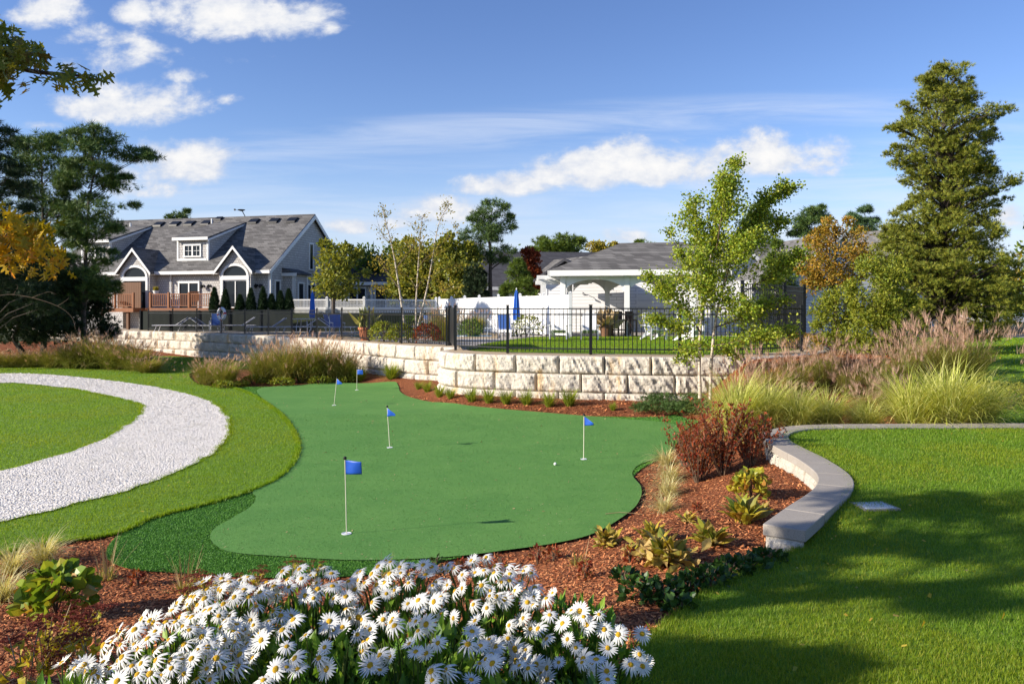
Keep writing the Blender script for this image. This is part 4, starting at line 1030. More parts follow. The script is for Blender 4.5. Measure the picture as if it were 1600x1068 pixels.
gable_house('house', 1.4, 62, R(8), 12.0, 8, .9, 3.4, 2.7, M['siding'], M['roofdark'], 'white house with a dark slate-blue roof behind the pitch pine', [(-3, -1.8, 1, 2.6)])
gable_house('house', 5.6, 57, R(-62), 9, 7.5, .9, 3.3, 2.1, M['siding'], M['roof'], 'grey-roofed building just behind the left end of the pavilion roof')
gable_house('house', 19.5, 56, R(4), 19, 10, .9, 3.2, 3.0, M['siding'], M['roof'], 'wide white house with a grey roof seen behind the young birch', [(-6, -4.6, 1, 2.4), (2, 3.4, 1, 2.4)])
gable_house('house', 14.6, 50.5, R(94), 4.5, 4.5, 1.0, 3.1, 2.1, M['siding'], M['roof'], 'white gabled house front showing through the birch leaves')
gable_house('house', 17.2, 44.5, R(100), 6, 6.4, 1.0, 3.0, 2.5, M['siding'], M['roof'], 'white gable behind the orange tree with its rake catching the sun')
gable_house('house', 22.4, 46, R(112), 5.5, 5.5, 1.0, 3.7, 2.4, M['siding'], M['roof'], 'white gable peeking out between the orange tree and the tall cedar')
gable_house('house', 62, 95, R(10), 12, 8, .9, 2.6, 1.5, M['siding'], M['roofdark'], 'low pale house across the street at the right edge')

# ================================================================== pool furniture
def lounger_proto():
    t = empty('sun_lounger', (0, 0, 0), 0, 'x', 'sun lounger', 'blue and white sun loungers by the pool')
    m = MB()
    for sy in (-.32, .32): m.tube([(-.95, sy, .34), (.35, sy, .34), (.95, sy, .34)], .022, 6); m.tube([(.3, sy, .36), (.92, sy, .78)], .02, 6)
    m.build('frame', M['strap'], t)
    for x in (-.7, .55):
        m = MB(); m.tube([(x-.12, -.32, 0), (x, -.32, .32), (x, .32, .32), (x-.12, .32, 0)], .02, 6); m.build('leg', M['strap'], t)
    s_ = MB(); b_ = MB()
    for i in range(15):
        (s_ if 1 else b_).box(-.93+i*.083, -.93+i*.083+.055, -.33, .33, .352, .365)
    s_.build('seat_straps', M['strap'], t)
    for i in range(9):
        x0 = .34+i*.066; z0 = .385+i*.0445; b_.beam((x0, -.33, z0), (x0, .33, z0), .045, .012)
    b_.build('back_straps', M['sling'], t)
    return t
lp = lounger_proto()
LG = [(-18.6, 42.0, .1, 'blue-strapped sun lounger nearest the left end of the pool fence'), (-16.5, 41.7, 3.0, 'low white and blue lounger just left of the life ring'), (-15.1, 42.2, .2, 'white lounger stretched right of the upright blue chair'),
      (-12.2, 38.2, .15, 'white striped lounger behind the plumed grasses by the fence'), (-10.6, 38.4, .2, 'striped lounger left of the white patio table'),
      (-8.6, 37.9, 3.1, 'lounger under the closed blue umbrella on the far pool side'), (-5.2, 39.0, .1, 'strap lounger at the far pool edge left of the birch trunks'), (-4.2, 39.2, .1, 'strap lounger at the far pool edge behind the terracotta pot'),
      (-3.2, 39.5, .1, 'strap lounger at the far pool edge beside the birch trunks'), (-.4, 35.8, .9, 'bluish lounger seen through the fence right of the gate'), (-.2, 33.9, 2.4, 'blue lounger left of the closed umbrella near the white fence'), (.9, 34.2, 1.2, 'blue lounger just under the closed umbrella by the round shrub')]
for i, (x, y, r_, lab) in enumerate(LG):
    o = lp if i == 0 else copy_tree(lp)
    o.location = (x, y, 1.3); o.rotation_euler.z = r_; o['label'] = lab
def pool_chair_proto():
    t = empty('pool_chair', (0, 0, 0), 0, 'x', 'chair', 'upright blue sling chairs by the pool')
    MB().box(-.26, .26, -.24, .24, .36, .385).build('seat', M['sling'], t)
    MB().prism([(.22, .40), (.245, .40), (.42, 1.0), (.395, 1.0)], 'x', -.25, .25).build('backrest', M['sling'], t)
    m = MB()
    for s_ in (-1, 1): m.tube([(s_*.28, .20, .37), (s_*.28, .42, 1.03)], .018, 6).tube([(s_*.28, -.28, .58), (s_*.28, .28, .60)], .022, 6).tube([(s_*.28, -.26, 0), (s_*.28, -.24, .58)], .018, 6).tube([(s_*.28, .3, 0), (s_*.28, .2, .37)], .018, 6)
    m.build('frame', M['strap'], t); return t
cp = pool_chair_proto()
CH = [(-15.9, 41.2, .2, 'upright blue sling chair between two loungers left of the life ring'), (-8.1, 35.6, .5, 'blue sling chair standing alone at the pool edge left of the terracotta pot'), (-9.3, 39.8, 2.2, 'white-framed chair beside the patio table'), (-3.0, 30.0+.05, 2.6, 'pool chair just behind the white birch trunks'), (-.25, 32.6, 2.9, 'small blue chair below the closed umbrella beside the pavilion lawn')]
for i, (x, y, r_, lab) in enumerate(CH):
    o = cp if i == 0 else copy_tree(cp); o.location = (x, y, 1.3); o.rotation_euler.z = r_; o['label'] = lab
t = empty('patio_table', (-11.2+.2, 40.6, 1.3), 0, 'white round patio table under the closed blue umbrella far behind the fence', 'table')
MB().lathe([(.01, .70), (.6, .70), (.6, .73), (.01, .73)], k=20).build('tabletop', M['strap'], t)
for a in range(4): MB().tube([(.35*math.cos(a*1.57+.7), .35*math.sin(a*1.57+.7), .7), (.45*math.cos(a*1.57+.7), .45*math.sin(a*1.57+.7), 0)], .02, 6).build('leg', M['strap'], t)
def umbrella(X, Y, top, label):
    t = empty('closed_umbrella', (X, Y, 1.3), 0, label, 'umbrella'); H_ = top-1.3
    MB().tube([(0, 0, 0), (0, 0, H_)], .022, 8).build('pole', M['strap'], t)
    MB().lathe([(.25, 0), (.25, .06), (.06, .09), (.05, .3)], k=14).build('base', M['rubber'], t)
    k = 24; V = []; pr = [(.02, H_+.02), (.055, H_-.1), (.085, H_-.45), (.10, H_-.8), (.12, H_-1.1), (.11, H_-1.35)]
    for r_, z in pr:
        for j in range(k): a = 2*math.pi*j/k; q = r_*(1+.38*math.cos(8*a)); V.append((q*math.cos(a), q*math.sin(a), z+.05*math.cos(8*a)*(z < H_-1.2)))
    MB().add(V, [(i*k+j, i*k+(j+1) % k, (i+1)*k+(j+1) % k, (i+1)*k+j) for i in range(len(pr)-1) for j in range(k)]).build('canopy', M['umb'], t)
    MB().lathe([(.005, H_+.12), (.03, H_+.08), (.02, H_+.02)], k=8).build('finial', M['trim'], t)
umbrella(-10.55, 40.6, 3.42, 'closed blue patio umbrella in front of the shaded lattice fence')
umbrella(.2, 34.6, 3.36, 'closed blue umbrella standing in front of the sunlit white fence')
# life ring on the fence
lr_ = empty('life_ring', (-14.35, 37.95, 2.28), R(-35), 'white life ring with dark bands hanging on the iron fence', 'life ring')
V = []; k1, k2 = 24, 10
for i in range(k1):
    a = 2*math.pi*i/k1
    for j in range(k2): b_ = 2*math.pi*j/k2; r_ = .27+.075*math.cos(b_); V.append((r_*math.cos(a), .075*math.sin(b_), r_*math.sin(a)))
Fq = [(i*k2+j, ((i+1) % k1)*k2+j, ((i+1) % k1)*k2+(j+1) % k2, i*k2+(j+1) % k2) for i in range(k1) for j in range(k2)]
npobj('ring', V, [np.array(Fq)], [M['strap'], M['red']], lr_, smooth=True, mi=[1 if (i % 6) == 0 else 0 for i in range(k1) for j in range(k2)])
planter(-5.55, 28.35+.9, 1.3, .30, .52, M['terra'], M['midgrass'], .95, 'tall green plant in a terracotta pot against the iron fence')
planter(4.12, 33.6, 1.3, .30, .50, M['wicker'], M['dry'], .95, 'dried stems in a brown tub in front of the bath house', kind='bushy')
planter(1.9, 37.0, 2.0+.2, .18, .22, M['terra'], M['treegreen'], .3, 'small plant pot fixed at the corner of the bath house wall')
# white slat-back lawn chairs
def adirondack():
    t = empty('lawn_chair', (0, 0, 0), 0, 'x', 'chair', 'white slatted lawn chairs by the pavilion')
    m = MB()
    for i in range(6): m.prism([(-.30, .38), (.28, .24), (.28, .26), (-.30, .40)], 'x', -.27+i*.092, -.19+i*.092)
    m.build('seat', M['white'], t)
    m = MB()
    for i in range(6):
        top = 1.02+.06*math.sin(math.pi*(i+.5)/6); m.prism([(.24, .25), (.265, .25), (.56, top), (.535, top)], 'x', -.275+i*.093, -.19+i*.093)
    m.beam((-.28, .33, .44), (.28, .33, .44), .03, .07); m.beam((-.28, .51, .84), (.28, .51, .84), .03, .07)
    m.build('backrest', M['white'], t)
    for s_ in (-1, 1):
        MB().prism([(-.34, .55), (.42, .55), (.42, .575), (-.34, .575)], 'x', s_*.34-.07, s_*.34+.07).build('armrest', M['white'], t)
        MB().box(s_*.33-.02, s_*.33+.02, -.30, -.21, 0, .549).build('front_leg', M['white'], t)
        MB().prism([(-.2, .36), (-.2, .28), (.62, 0), (.72, 0), (.30, .26)], 'x', s_*.30-.012, s_*.30+.012).build('rear_leg', M['white'], t)
    return t
ac = adirondack()
for i, (px, y, r_, lab) in enumerate([(874, 30.2, -.25, 'white slatted lawn chair left of the fence post before the bath house'), (921, 30.0, -.1, 'white slatted lawn chair just right of the thick fence post'), (1024, 29.8, .35, 'white slatted lawn chair right of the pavilion column'), (1082, 29.0, .7, 'white slatted lawn chair partly behind the young birch')]):
    o = ac if i == 0 else copy_tree(ac); o.location = ((px-800)/F*y, y, 1.31); o.rotation_euler.z = r_; o['label'] = lab
def bar_set(X, Y, label, cat='table'):
    t = empty('bar_table', (X, Y, 1.3), 0, label, cat)
    MB().box(-.5, .5, -.35, .35, .98, 1.03).build('tabletop', M['darkwood'], t, bevel=.01)
    for sx in (-1, 1):
        for sy in (-1, 1): MB().box(sx*.44-.035, sx*.44+.035, sy*.3-.035, sy*.3+.035, 0, .979).build('leg', M['darkwood'], t)
    MB().box(-.44, .44, -.02, .02, .25, .30).build('stretcher', M['darkwood'], t)
bar_set(4.95, 34.6, 'dark wooden bar table under the pavilion')
def stool(X, Y, label):
    t = empty('bar_stool', (X, Y, 1.3), .3, label, 'stool', 'dark bar stools under the pavilion')
    MB().box(-.2, .2, -.2, .2, .70, .75).build('seat', M['darkwood'], t, bevel=.01)
    MB().box(-.2, .2, .18, .21, .76, 1.12).build('backrest', M['darkwood'], t)
    for sx in (-1, 1):
        for sy in (-1, 1): MB().box(sx*.17-.02, sx*.17+.02, sy*.17-.02, sy*.17+.02, 0, .699).build('leg', M['darkwood'], t)
stool(4.75, 33.8, 'dark bar stool at the left side of the bar table'); stool(5.25, 33.9, 'dark bar stool at the right side of the bar table beside the column')

# ================================================================== flags, ball, utility cover
def flagpin(px, py, ptop, lean, label, flagdir, shape, seed, group='putting cup flags on the green'):
    X, Y = gp(px, py, .03); z = hz(X, Y)+.03
    t = empty('putting_flag', (X, Y, z), 0, label, 'flag', group)
    H_ = (py-ptop)/F*Y; tip = Vector((lean/F*Y, 0, H_))
    MB().tube([(0, 0, 0), tuple(tip*.5), tuple(tip)], .0052 if Y < 12 else .007, 8).build('pole', M['bamboo'], t)
    MB().lathe([(.004, .018), (.016, .014), (.02, 0), (.016, -.014), (.004, -.018)], tuple(tip), 10).build('knob', M['rubber'], t, smooth=True)
    MB().lathe([(.054, 0), (.054, .006), (.046, .007), (.043, .003), (.002, .003)], k=24).build('cup_plate', M['strap'], t)
    # cloth
    nx, nz_ = 16, 8; L_ = .20; Ht = .155; V = []; rr = random.Random(seed); ph = rr.uniform(0, 6)
    ex = Vector(flagdir).normalized(); ey = Vector((-ex.y, ex.x, 0))
    for i in range(nx+1):
        u = i/nx
        for j in range(nz_+1):
            v = j/nz_
            if shape == 'rect': zz = -.02-Ht*v-.010*u+.016*u*v; xx = L_*u*(1-.04*v)
            else: zz = -.02-Ht*(v+(0.5-v)*u*.80)-.04*u; xx = L_*.85*u
            yy = .010*math.sin(u*4.4+ph+v*1.3)*u**.6+.02*u*(v-.5)
            V.append(tuple(tip+ex*xx+ey*yy+Vector((0, 0, zz))))
    Fq = [(i*(nz_+1)+j, (i+1)*(nz_+1)+j, (i+1)*(nz_+1)+j+1, i*(nz_+1)+j+1) for i in range(nx) for j in range(nz_)]
    fl = npobj('flag', V, [np.array(Fq)], M['blue'], t, smooth=True)
    so2 = fl.modifiers.new('cloth', 'SOLIDIFY'); so2.thickness = .0015
flagpin(541.5, 834, 716, -2.5, 'nearest and largest blue putting flag with a flat square cloth', (1, -.25, 0), 'rect', 3)
flagpin(609, 699, 635, -4, 'blue putting flag in the middle of the green with a folded pointed cloth', (1, -.5, 0), 'tri', 5)
flagpin(522, 633, 590, 4.5, 'slanting blue flag left of the farthest flag, near the fringe', (1, -.6, 0), 'tri', 9)
flagpin(557.5, 609, 576, .4, 'farthest blue putting flag, closest to the stone wall', (1, -.3, 0), 'rect', 11)
flagpin(912, 717, 648, .6, 'blue putting flag on the right side of the green near the golf ball', (1, -.5, 0), 'tri', 14)
X, Y = gp(867.5, 727, .03)
b_ = bpy.data.meshes.new('golf_ball'); import bmesh
bm = bmesh.new(); bmesh.ops.create_icosphere(bm, subdivisions=4, radius=.0235)
for v in bm.verts:
    q = v.co.normalized(); v.co *= 1-.012*max(0, noise.noise(q*14))
bm.to_mesh(b_); bm.free(); b_.materials.append(M['ball']); b_.shade_smooth()
bo = link(bpy.data.objects.new('golf_ball', b_)); bo.location = (X, Y, hz(X, Y)+.053); tag(bo, 'small white golf ball lying on the green left of the right-hand flag', 'golf ball')
X, Y = 3.43, 7.27; uc = empty('utility_cover', (X, Y, float(hR(X, Y))+.028), R(6), 'pale square utility cover set into the lawn beside the seat wall', 'utility cover')
m = MB().box(-.15, .15, -.12, .12, -.05, .014); m.build('lid', M['cover'], uc, bevel=.012)
MB().box(-.175, -.153, -.145, .145, -.05, .010).box(.153, .175, -.145, .145, -.05, .010).box(-.1525, .1525, -.145, -.123, -.05, .010).box(-.1525, .1525, .123, .145, -.05, .010).build('rim', M['cap'], uc, bevel=.004)
# ================================================================== trees
def clump_points(C, Rr, n, shell=.45):
    """C (m,3), Rr (m,3), n leaves each"""
    m = len(C); d = rng.normal(0, 1, (m, n, 3)); d /= np.linalg.norm(d, axis=2)[:, :, None]
    r = rng.uniform(0, 1, (m, n, 1))**shell
    # lumpy surface
    lum = 1+.28*np.sin(d[:, :, :1]*5+np.arange(m)[:, None, None])*np.cos(d[:, :, 2:]*4+d[:, :, 1:2]*3)
    P = C[:, None, :]+d*r*lum*Rr[:, None, :]
    return P.reshape(-1, 3), d.reshape(-1, 3)
def leaves(name, P, D, tmpl, size, mat, parent, up=.5, jit=.9, wid=1.0):
    n = len(P); A = D*1.0; A[:, 2] += up; A += rng.normal(0, jit, (n, 3)); A /= np.linalg.norm(A, axis=1)[:, None]
    yaw = np.arctan2(A[:, 1], A[:, 0]); tilt = np.arccos(np.clip(A[:, 2], -1, 1))
    S = size*rng.uniform(.6, 1.3, n)
    V, Fs = scatter(tmpl[0], tmpl[1], P, rotm(yaw, tilt, rng.uniform(0, 6.28, n)), np.column_stack([S*wid, S, S]))
    return npobj(name, V, Fs, mat, parent)
def limb(m, a, b, r0, r1, sag=.1, n=5, k=6):
    a, b = np.array(a, float), np.array(b, float); L = np.linalg.norm(b-a); pts = []
    for i in range(n+1):
        t = i/n; p = a+(b-a)*t; p[2] += sag*L*math.sin(math.pi*t); w_ = L*.05*math.sin(math.pi*t)
        pts.append(p+np.array([random.uniform(-1, 1), random.uniform(-1, 1), 0])*w_)
    m.tube(pts, [r0+(r1-r0)*(i/n) for i in range(n+1)], k, caps=False)
def poly_tree(name, poly, Y, mat, bark, label, ncl=40, rc=.8, nl=90, size=.25, tmpl=T_DIA, flat=.7, up=.4, trunk_px=None, base=None, rt=.14, group=None, dscale=.8, jit=.8, shell=.5, limbs=True, smoothp=True, cat='tree', top=.9, parent_loc=None):
    poly = np.array(poly, float); x0, y0 = poly.min(0); x1, y1 = poly.max(0)
    cx = trunk_px if trunk_px is not None else (poly[:, 0].mean()); Xb = (cx-800)/F*Y
    zb = hz(Xb, Y) if base is None else base
    root = empty(name, (Xb, Y, zb-.05), 0, label, cat, group)
    C = []; Rr = []; g_ = np.random.default_rng(abs(hash((round(x0), round(y1)))) % 9999)
    s = Y/F; tries = 0
    while len(C) < ncl and tries < 20000:
        tries += 1
        px, py = g_.uniform(x0, x1), g_.uniform(y0, y1)
        if not inpoly(np.array([px]), np.array([py]), poly)[0]: continue
        xs = np.linspace(x0, x1, 60); ins = inpoly(xs, np.full(60, py), poly)
        if not ins.any(): continue
        a, b = xs[ins].min(), xs[ins].max(); hw = max((b-a)/2, 1); xc = (a+b)/2
        q = min(1, abs(px-xc)/hw); dep = hw*s*math.sqrt(max(0, 1-q*q))*g_.uniform(-1, 1)*dscale
        r = rc*g_.uniform(.6, 1.25)
        edge = min(px-a, b-px)*s
        r = min(r, max(edge+rc*.25, rc*.35))
        Yc = Y+dep
        C.append(((px-800)/F*Y-Xb, dep, EYE-(py-HZ)/F*Y-zb)); Rr.append((r, r, r*flat))
    C = np.array(C); Rr = np.array(Rr)
    P, Dd_ = clump_points(C, Rr, nl, shell)
    leaves('crown', P, Dd_, tmpl, size, mat, root, up, jit)
    m = MB(); ztop = EYE-(y0-HZ)/F*Y-zb; H_ = ztop*top
    # trunk drifts through the crown's middle
    def rowc(z):
        py = HZ-(z+zb-EYE)/s; xs = np.linspace(x0, x1, 40); ins = inpoly(xs, np.full(40, py), poly)
        return ((xs[ins].mean()-800)/F*Y-Xb) if ins.any() else 0
    tp = []
    for i in range(9):
        z = H_*i/8; tp.append((rowc(z)*min(1, i/6)*.7, .05*math.sin(i*1.3)*H_*.06, z))
    m.tube(tp, [rt*(1-.86*i/8) for i in range(9)], 8)
    if limbs:
        for c in C[::2]:
            if c[2] < .6: continue
            z = max(.15*H_, min(H_*.95, c[2]-math.hypot(c[0], c[1])*.45-.3)); i = z/H_*8; a = tp[min(8, int(i))]
            limb(m, (a[0], a[1], z), c, rt*.28*(1-z/H_*.6), .012, .06, 4, 5)
    m.build('trunk', bark, root)
    return root
G = {}
PT = poly_tree
PT('pine_tree', [(-90,490),(-90,200),(-20,185),(10,198),(14,240),(38,290),(58,330),(70,400),(88,480)], 31, M['pinedark'], M['bark'], 'dark leaning pine at the left edge with one bare twig against the sky', 75, .95, 85, .30, T_NEED, .35, trunk_px=-30)
PT('pine_tree', [(35,213),(55,198),(85,204),(108,230),(122,260),(126,330),(112,430),(60,460),(14,420),(2,250)], 36, M['pine'], M['bark'], 'tall dark pine second from the left edge, flat needled layers', 78, .9, 90, .30, T_NEED, .30, trunk_px=68)
PT('pine_tree', [(113,205),(150,198),(182,208),(237,238),(226,252),(185,258),(206,283),(183,296),(178,318),(222,320),(220,336),(193,344),(180,372),(172,420),(186,450),(150,468),(108,470),(95,300),(105,240)], 35, M['pine'], M['bark'], 'tall irregular pine leaning towards the grey house with long open branches', 88, .74, 92, .28, T_NEED, .34, trunk_px=130)
PT('evergreen_bush', [(-80,530),(-80,380),(40,372),(95,415),(115,470),(125,524)], 34, M['pinedark'], M['bark'], 'dark dense evergreen undergrowth at the foot of the left pines', 80, 1.0, 90, .30, T_SPRAY, .8, cat='bush', limbs=False)
PT('evergreen_bush', [(85,524),(92,440),(128,425),(158,440),(172,480),(178,520)], 37, M['pinedark'], M['bark'], 'dark round evergreen below the pine, next to the cedar deck', 40, .9, 90, .28, T_SPRAY, .8, cat='bush', limbs=False)
PT('tree', [(262,341),(268,332),(283,326),(303,333),(300,345),(296,372),(272,372)], 68, M['pine'], M['bark'], 'lone dark treetop rising behind the house ridge', 16, .8, 90, .35, T_SPRAY, .6)
PT('oak_tree', [(487,442),(496,405),(506,368),(526,370),(546,388),(566,396),(572,430),(560,455),(520,462),(498,462)], 42.5, M['treeolive'], M['bark'], 'olive green tree standing against the right gable of the grey house', 40, .7, 80, .22, T_DIA, .7, trunk_px=521, base=1.3, shell=.5)
PT('tree', [(548,472),(552,398),(572,382),(600,392),(620,382),(640,400),(640,474)], 56, M['treegreen'], M['bark'], 'green leafy tree behind the lattice fence, right of the shaded gable', 46, .95, 90, .28, group='trees behind the pool')
PT('tree', [(606,474),(610,390),(640,372),(672,380),(690,395),(695,474)], 52, M['treeolive'], M['bark'], 'yellowish green tree behind the tall birch stems', 80, .85, 100, .26, group='trees behind the pool')
PT('tree', [(680,474),(682,385),(702,366),(728,372),(746,400),(756,440),(752,474)], 49, M['treeolive'], M['bark'], 'broad olive tree just left of the pitch pine', 80, .8, 100, .25, group='trees behind the pool')
PT('evergreen_tree', [(724,474),(728,425),(742,402),(757,428),(762,474)], 47, M['pinedark'], M['bark'], 'short very dark evergreen touching the pitch pine trunk', 26, .6, 80, .24, T_SPRAY, .8)
PT('pine_tree', [(744,328),(762,309),(792,311),(797,333),(806,343),(803,368),(813,380),(802,403),(772,410),(745,400),(725,392),(717,366),(732,342)], 50, M['pine'], M['bark'], 'dark pitch pine with a bare straight trunk and clumped crown', 46, .72, 95, .26, T_NEED, .5, trunk_px=766, rt=.2, top=.93, shell=.6)
PT('evergreen_tree', [(809,400),(824,425),(840,466),(780,468),(794,425)], 44, M['treegreen'], M['bark'], 'small cone-shaped green tree in front of the slate-blue roof', 34, .55, 90, .22, T_SPRAY, .8)
PT('maple_tree', [(816,400),(822,384),(836,386),(842,400),(840,455),(828,462),(824,430)], 50, M['treered'], M['bark'], 'narrow tree with dull red leaves right of the small green cone tree', 26, .55, 70, .24)
PT('tree', [(824,402),(830,380),(855,367),(882,366),(908,372),(913,392),(880,404),(885,425),(840,425)], 78, M['treegreen'], M['bark'], 'broad flat-topped green tree far behind the grey roofs', 44, 1.2, 100, .42, T_SPRAY, .45)
PT('tree', [(917,386),(930,372),(955,371),(962,382),(948,395),(930,400)], 82, M['treeyellow'], M['bark'], 'small yellow treetop above the left slope of the pavilion roof', 16, .9, 80, .36)
PT('tree', [(984,390),(996,378),(1020,376),(1035,392)], 85, M['treegreen'], M['bark'], 'low green treetop just above the pavilion ridge', 12, 1.0, 70, .4, T_SPRAY)
PT('tree', [(1060,384),(1075,374),(1098,378),(1110,410),(1075,410)], 74, M['treegreen'], M['bark'], 'green treetop over the right hip of the pavilion roof', 18, .95, 70, .36, T_SPRAY)
PT('pine_tree', [(1162,350),(1185,316),(1205,330),(1222,365),(1215,410),(1165,410)], 60, M['pine'], M['bark'], 'dark pine directly behind the young birch crown', 34, 1.0, 90, .34, T_NEED, .45)
PT('evergreen_tree', [(1196,420),(1214,370),(1236,410),(1245,450),(1240,490),(1190,490)], 40, M['treegreen'], M['bark'], 'mid green bushy evergreen behind the iron fence by the birch', 44, .6, 90, .22, T_SPRAY, .8)
PT('pine_tree', [(1236,362),(1252,330),(1264,317),(1285,322),(1292,345),(1288,372),(1262,366),(1256,376),(1240,375)], 60, M['pine'], M['bark'], 'flat-layered pine behind the orange tree on its left', 30, .8, 90, .34, T_NEED, .32)
PT('white_pine', [(1349,304),(1359,325),(1357,340),(1375,338),(1364,362),(1378,378),(1350,400),(1330,395),(1325,370),(1337,345),(1328,332),(1342,328)], 52, M['whitepine'], M['bark'], 'light blue-green white pine with spiky whorled branches beside the tall cedar', 36, .62, 80, .32, T_NEED, .35, trunk_px=1350)
PT('orange_tree', [(1288,344),(1314,335),(1338,348),(1352,372),(1364,408),(1348,438),(1312,452),(1282,446),(1262,452),(1247,420),(1254,380),(1272,360)], 33, M['treeorange'], M['bark'], 'rounded tree turning orange in front of the white houses', 66, .52, 130, .13, T_LEAF, .75, trunk_px=1306, base=1.2, shell=.55)
o_ = None
for t_ in list(COL.objects):
    if t_.name == 'orange_tree': t_.name = 'oak_tree.autumn'; t_.name = 'autumn_tree'
CED = [(1466,94),(1462,112),(1432,120),(1446,142),(1411,154),(1424,176),(1387,190),(1410,214),(1385,238),(1424,262),(1406,272),(1428,296),(1420,313),(1400,330),(1380,356),(1370,420),(1372,520),(1565,528),(1586,496),(1587,458),(1580,411),(1556,369),(1551,341),(1566,313),(1552,300),(1584,285),(1548,266),(1563,252),(1532,236),(1560,205),(1540,196),(1572,176),(1516,172),(1530,149),(1512,138),(1523,128),(1505,112),(1511,88),(1494,104),(1482,92)]
PT('cedar_tree', CED, 24, M['cedar'], M['darkbark'], 'very tall ragged red cedar towering over the right side', 1050, .32, 46, .13, T_SPRAY, .5, trunk_px=1478, rt=.22, up=.9, jit=.55, shell=.62, dscale=.9)
PT('green_shrub', [(1272,542),(1268,480),(1285,452),(1310,446),(1335,470),(1345,545)], 22.5, M['shrub'], M['twig'], 'yellow-green leafy shrub at the end of the tall iron fence', 60, .30, 110, .085, T_LEAF, .85, cat='shrub', rt=.03)
PT('green_shrub', [(1325,548),(1328,440),(1345,405),(1375,385),(1405,400),(1425,450),(1432,548)], 21, M['shrub'], M['twig'], 'tall loose green shrub leaning on the left foot of the cedar', 110, .32, 120, .085, T_LEAF, .85, cat='shrub', rt=.04)
PT('tree', [(1572,500),(1576,400),(1592,392),(1640,385),(1660,500)], 46, M['treeyellow'], M['bark'], 'yellowing tree at the right edge beyond the cedar', 40, .7, 90, .22)
PT('tree', [(1640,500),(1600,420),(1620,330),(1690,310),(1740,500)], 40, M['treegreen'], M['bark'], 'green tree just off the right edge beyond the street', 50, .9, 80, .25)
PT('green_shrub', [(422,470),(424,455),(434,445),(442,458),(446,470)], 44.5, M['treegreen'], M['twig'], 'small bright shrub above the lattice fence left of the olive tree', 8, .35, 60, .14, cat='shrub', rt=.03) if False else None

# far woods: reads as one mass
P = []; C = []; Rr = []
for i in range(520):
    a = rng.uniform(-52, 52); d_ = rng.uniform(105, 190); x = d_*math.tan(R(a)) if abs(a) < 50 else 0
    y = d_; z0 = hz(x, y); hh = rng.uniform(4.5, 9.5)
    C.append((x, y, z0+hh*.55)); Rr.append((rng.uniform(3, 5), 3.5, hh*.5))
P, Dd_ = clump_points(np.array(C), np.array(Rr), 110, .6)
tag(leaves('distant_woods', P, Dd_, T_DIA, .9, M['treegreen'], None, .4, .8), 'low band of distant woodland beyond the houses', 'woods', kind='stuff')
# more individual trees farther along both sides (seen past the houses)
for i, (px, Y, ht, w_, mt, lab) in enumerate([(40, 62, 165, 80, 'pine', 'pine behind the leftmost dark pines'), (-40, 55, 200, 90, 'pinedark', 'tall dark pine outside the left edge'), (590, 78, 90, 40, 'treegreen', 'far green tree peeking above the lattice fence trees'), (1130, 90, 95, 50, 'treegreen', 'far green tree behind the birch and grey roof'), (1560, 80, 90, 36, 'treegreen', 'far green tree past the cedar')]):
    b_ = 500; PT('tree', [(px-w_/2, b_-10), (px-w_*.5, b_-ht*.5), (px-w_*.2, b_-ht*.9), (px+w_*.1, b_-ht), (px+w_*.42, b_-ht*.6), (px+w_*.5, b_-10)], Y, M[mt], M['bark'], lab, 40, 1.2, 80, .38, T_SPRAY, .6)

# arborvitae row
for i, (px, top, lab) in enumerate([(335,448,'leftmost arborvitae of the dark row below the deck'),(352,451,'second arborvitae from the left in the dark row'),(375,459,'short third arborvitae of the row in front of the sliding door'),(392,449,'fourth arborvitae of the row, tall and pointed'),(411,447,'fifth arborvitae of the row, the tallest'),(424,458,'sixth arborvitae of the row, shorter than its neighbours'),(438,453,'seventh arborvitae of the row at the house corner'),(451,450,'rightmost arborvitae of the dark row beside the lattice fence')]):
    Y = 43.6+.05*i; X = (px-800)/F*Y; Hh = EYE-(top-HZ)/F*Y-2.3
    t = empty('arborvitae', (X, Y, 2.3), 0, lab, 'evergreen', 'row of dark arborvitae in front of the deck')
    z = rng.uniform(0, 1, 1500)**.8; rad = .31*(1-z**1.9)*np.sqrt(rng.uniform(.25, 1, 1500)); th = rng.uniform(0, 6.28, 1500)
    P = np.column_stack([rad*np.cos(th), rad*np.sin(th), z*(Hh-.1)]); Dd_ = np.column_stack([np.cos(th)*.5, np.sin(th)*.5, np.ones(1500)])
    leaves('foliage', P, Dd_, T_SPRAY, .15, M['arbor'], t, .8, .25); MB().tube([(0, 0, 0), (0, 0, Hh*.8)], [.04, .01], 6).build('trunk', M['bark'], t)

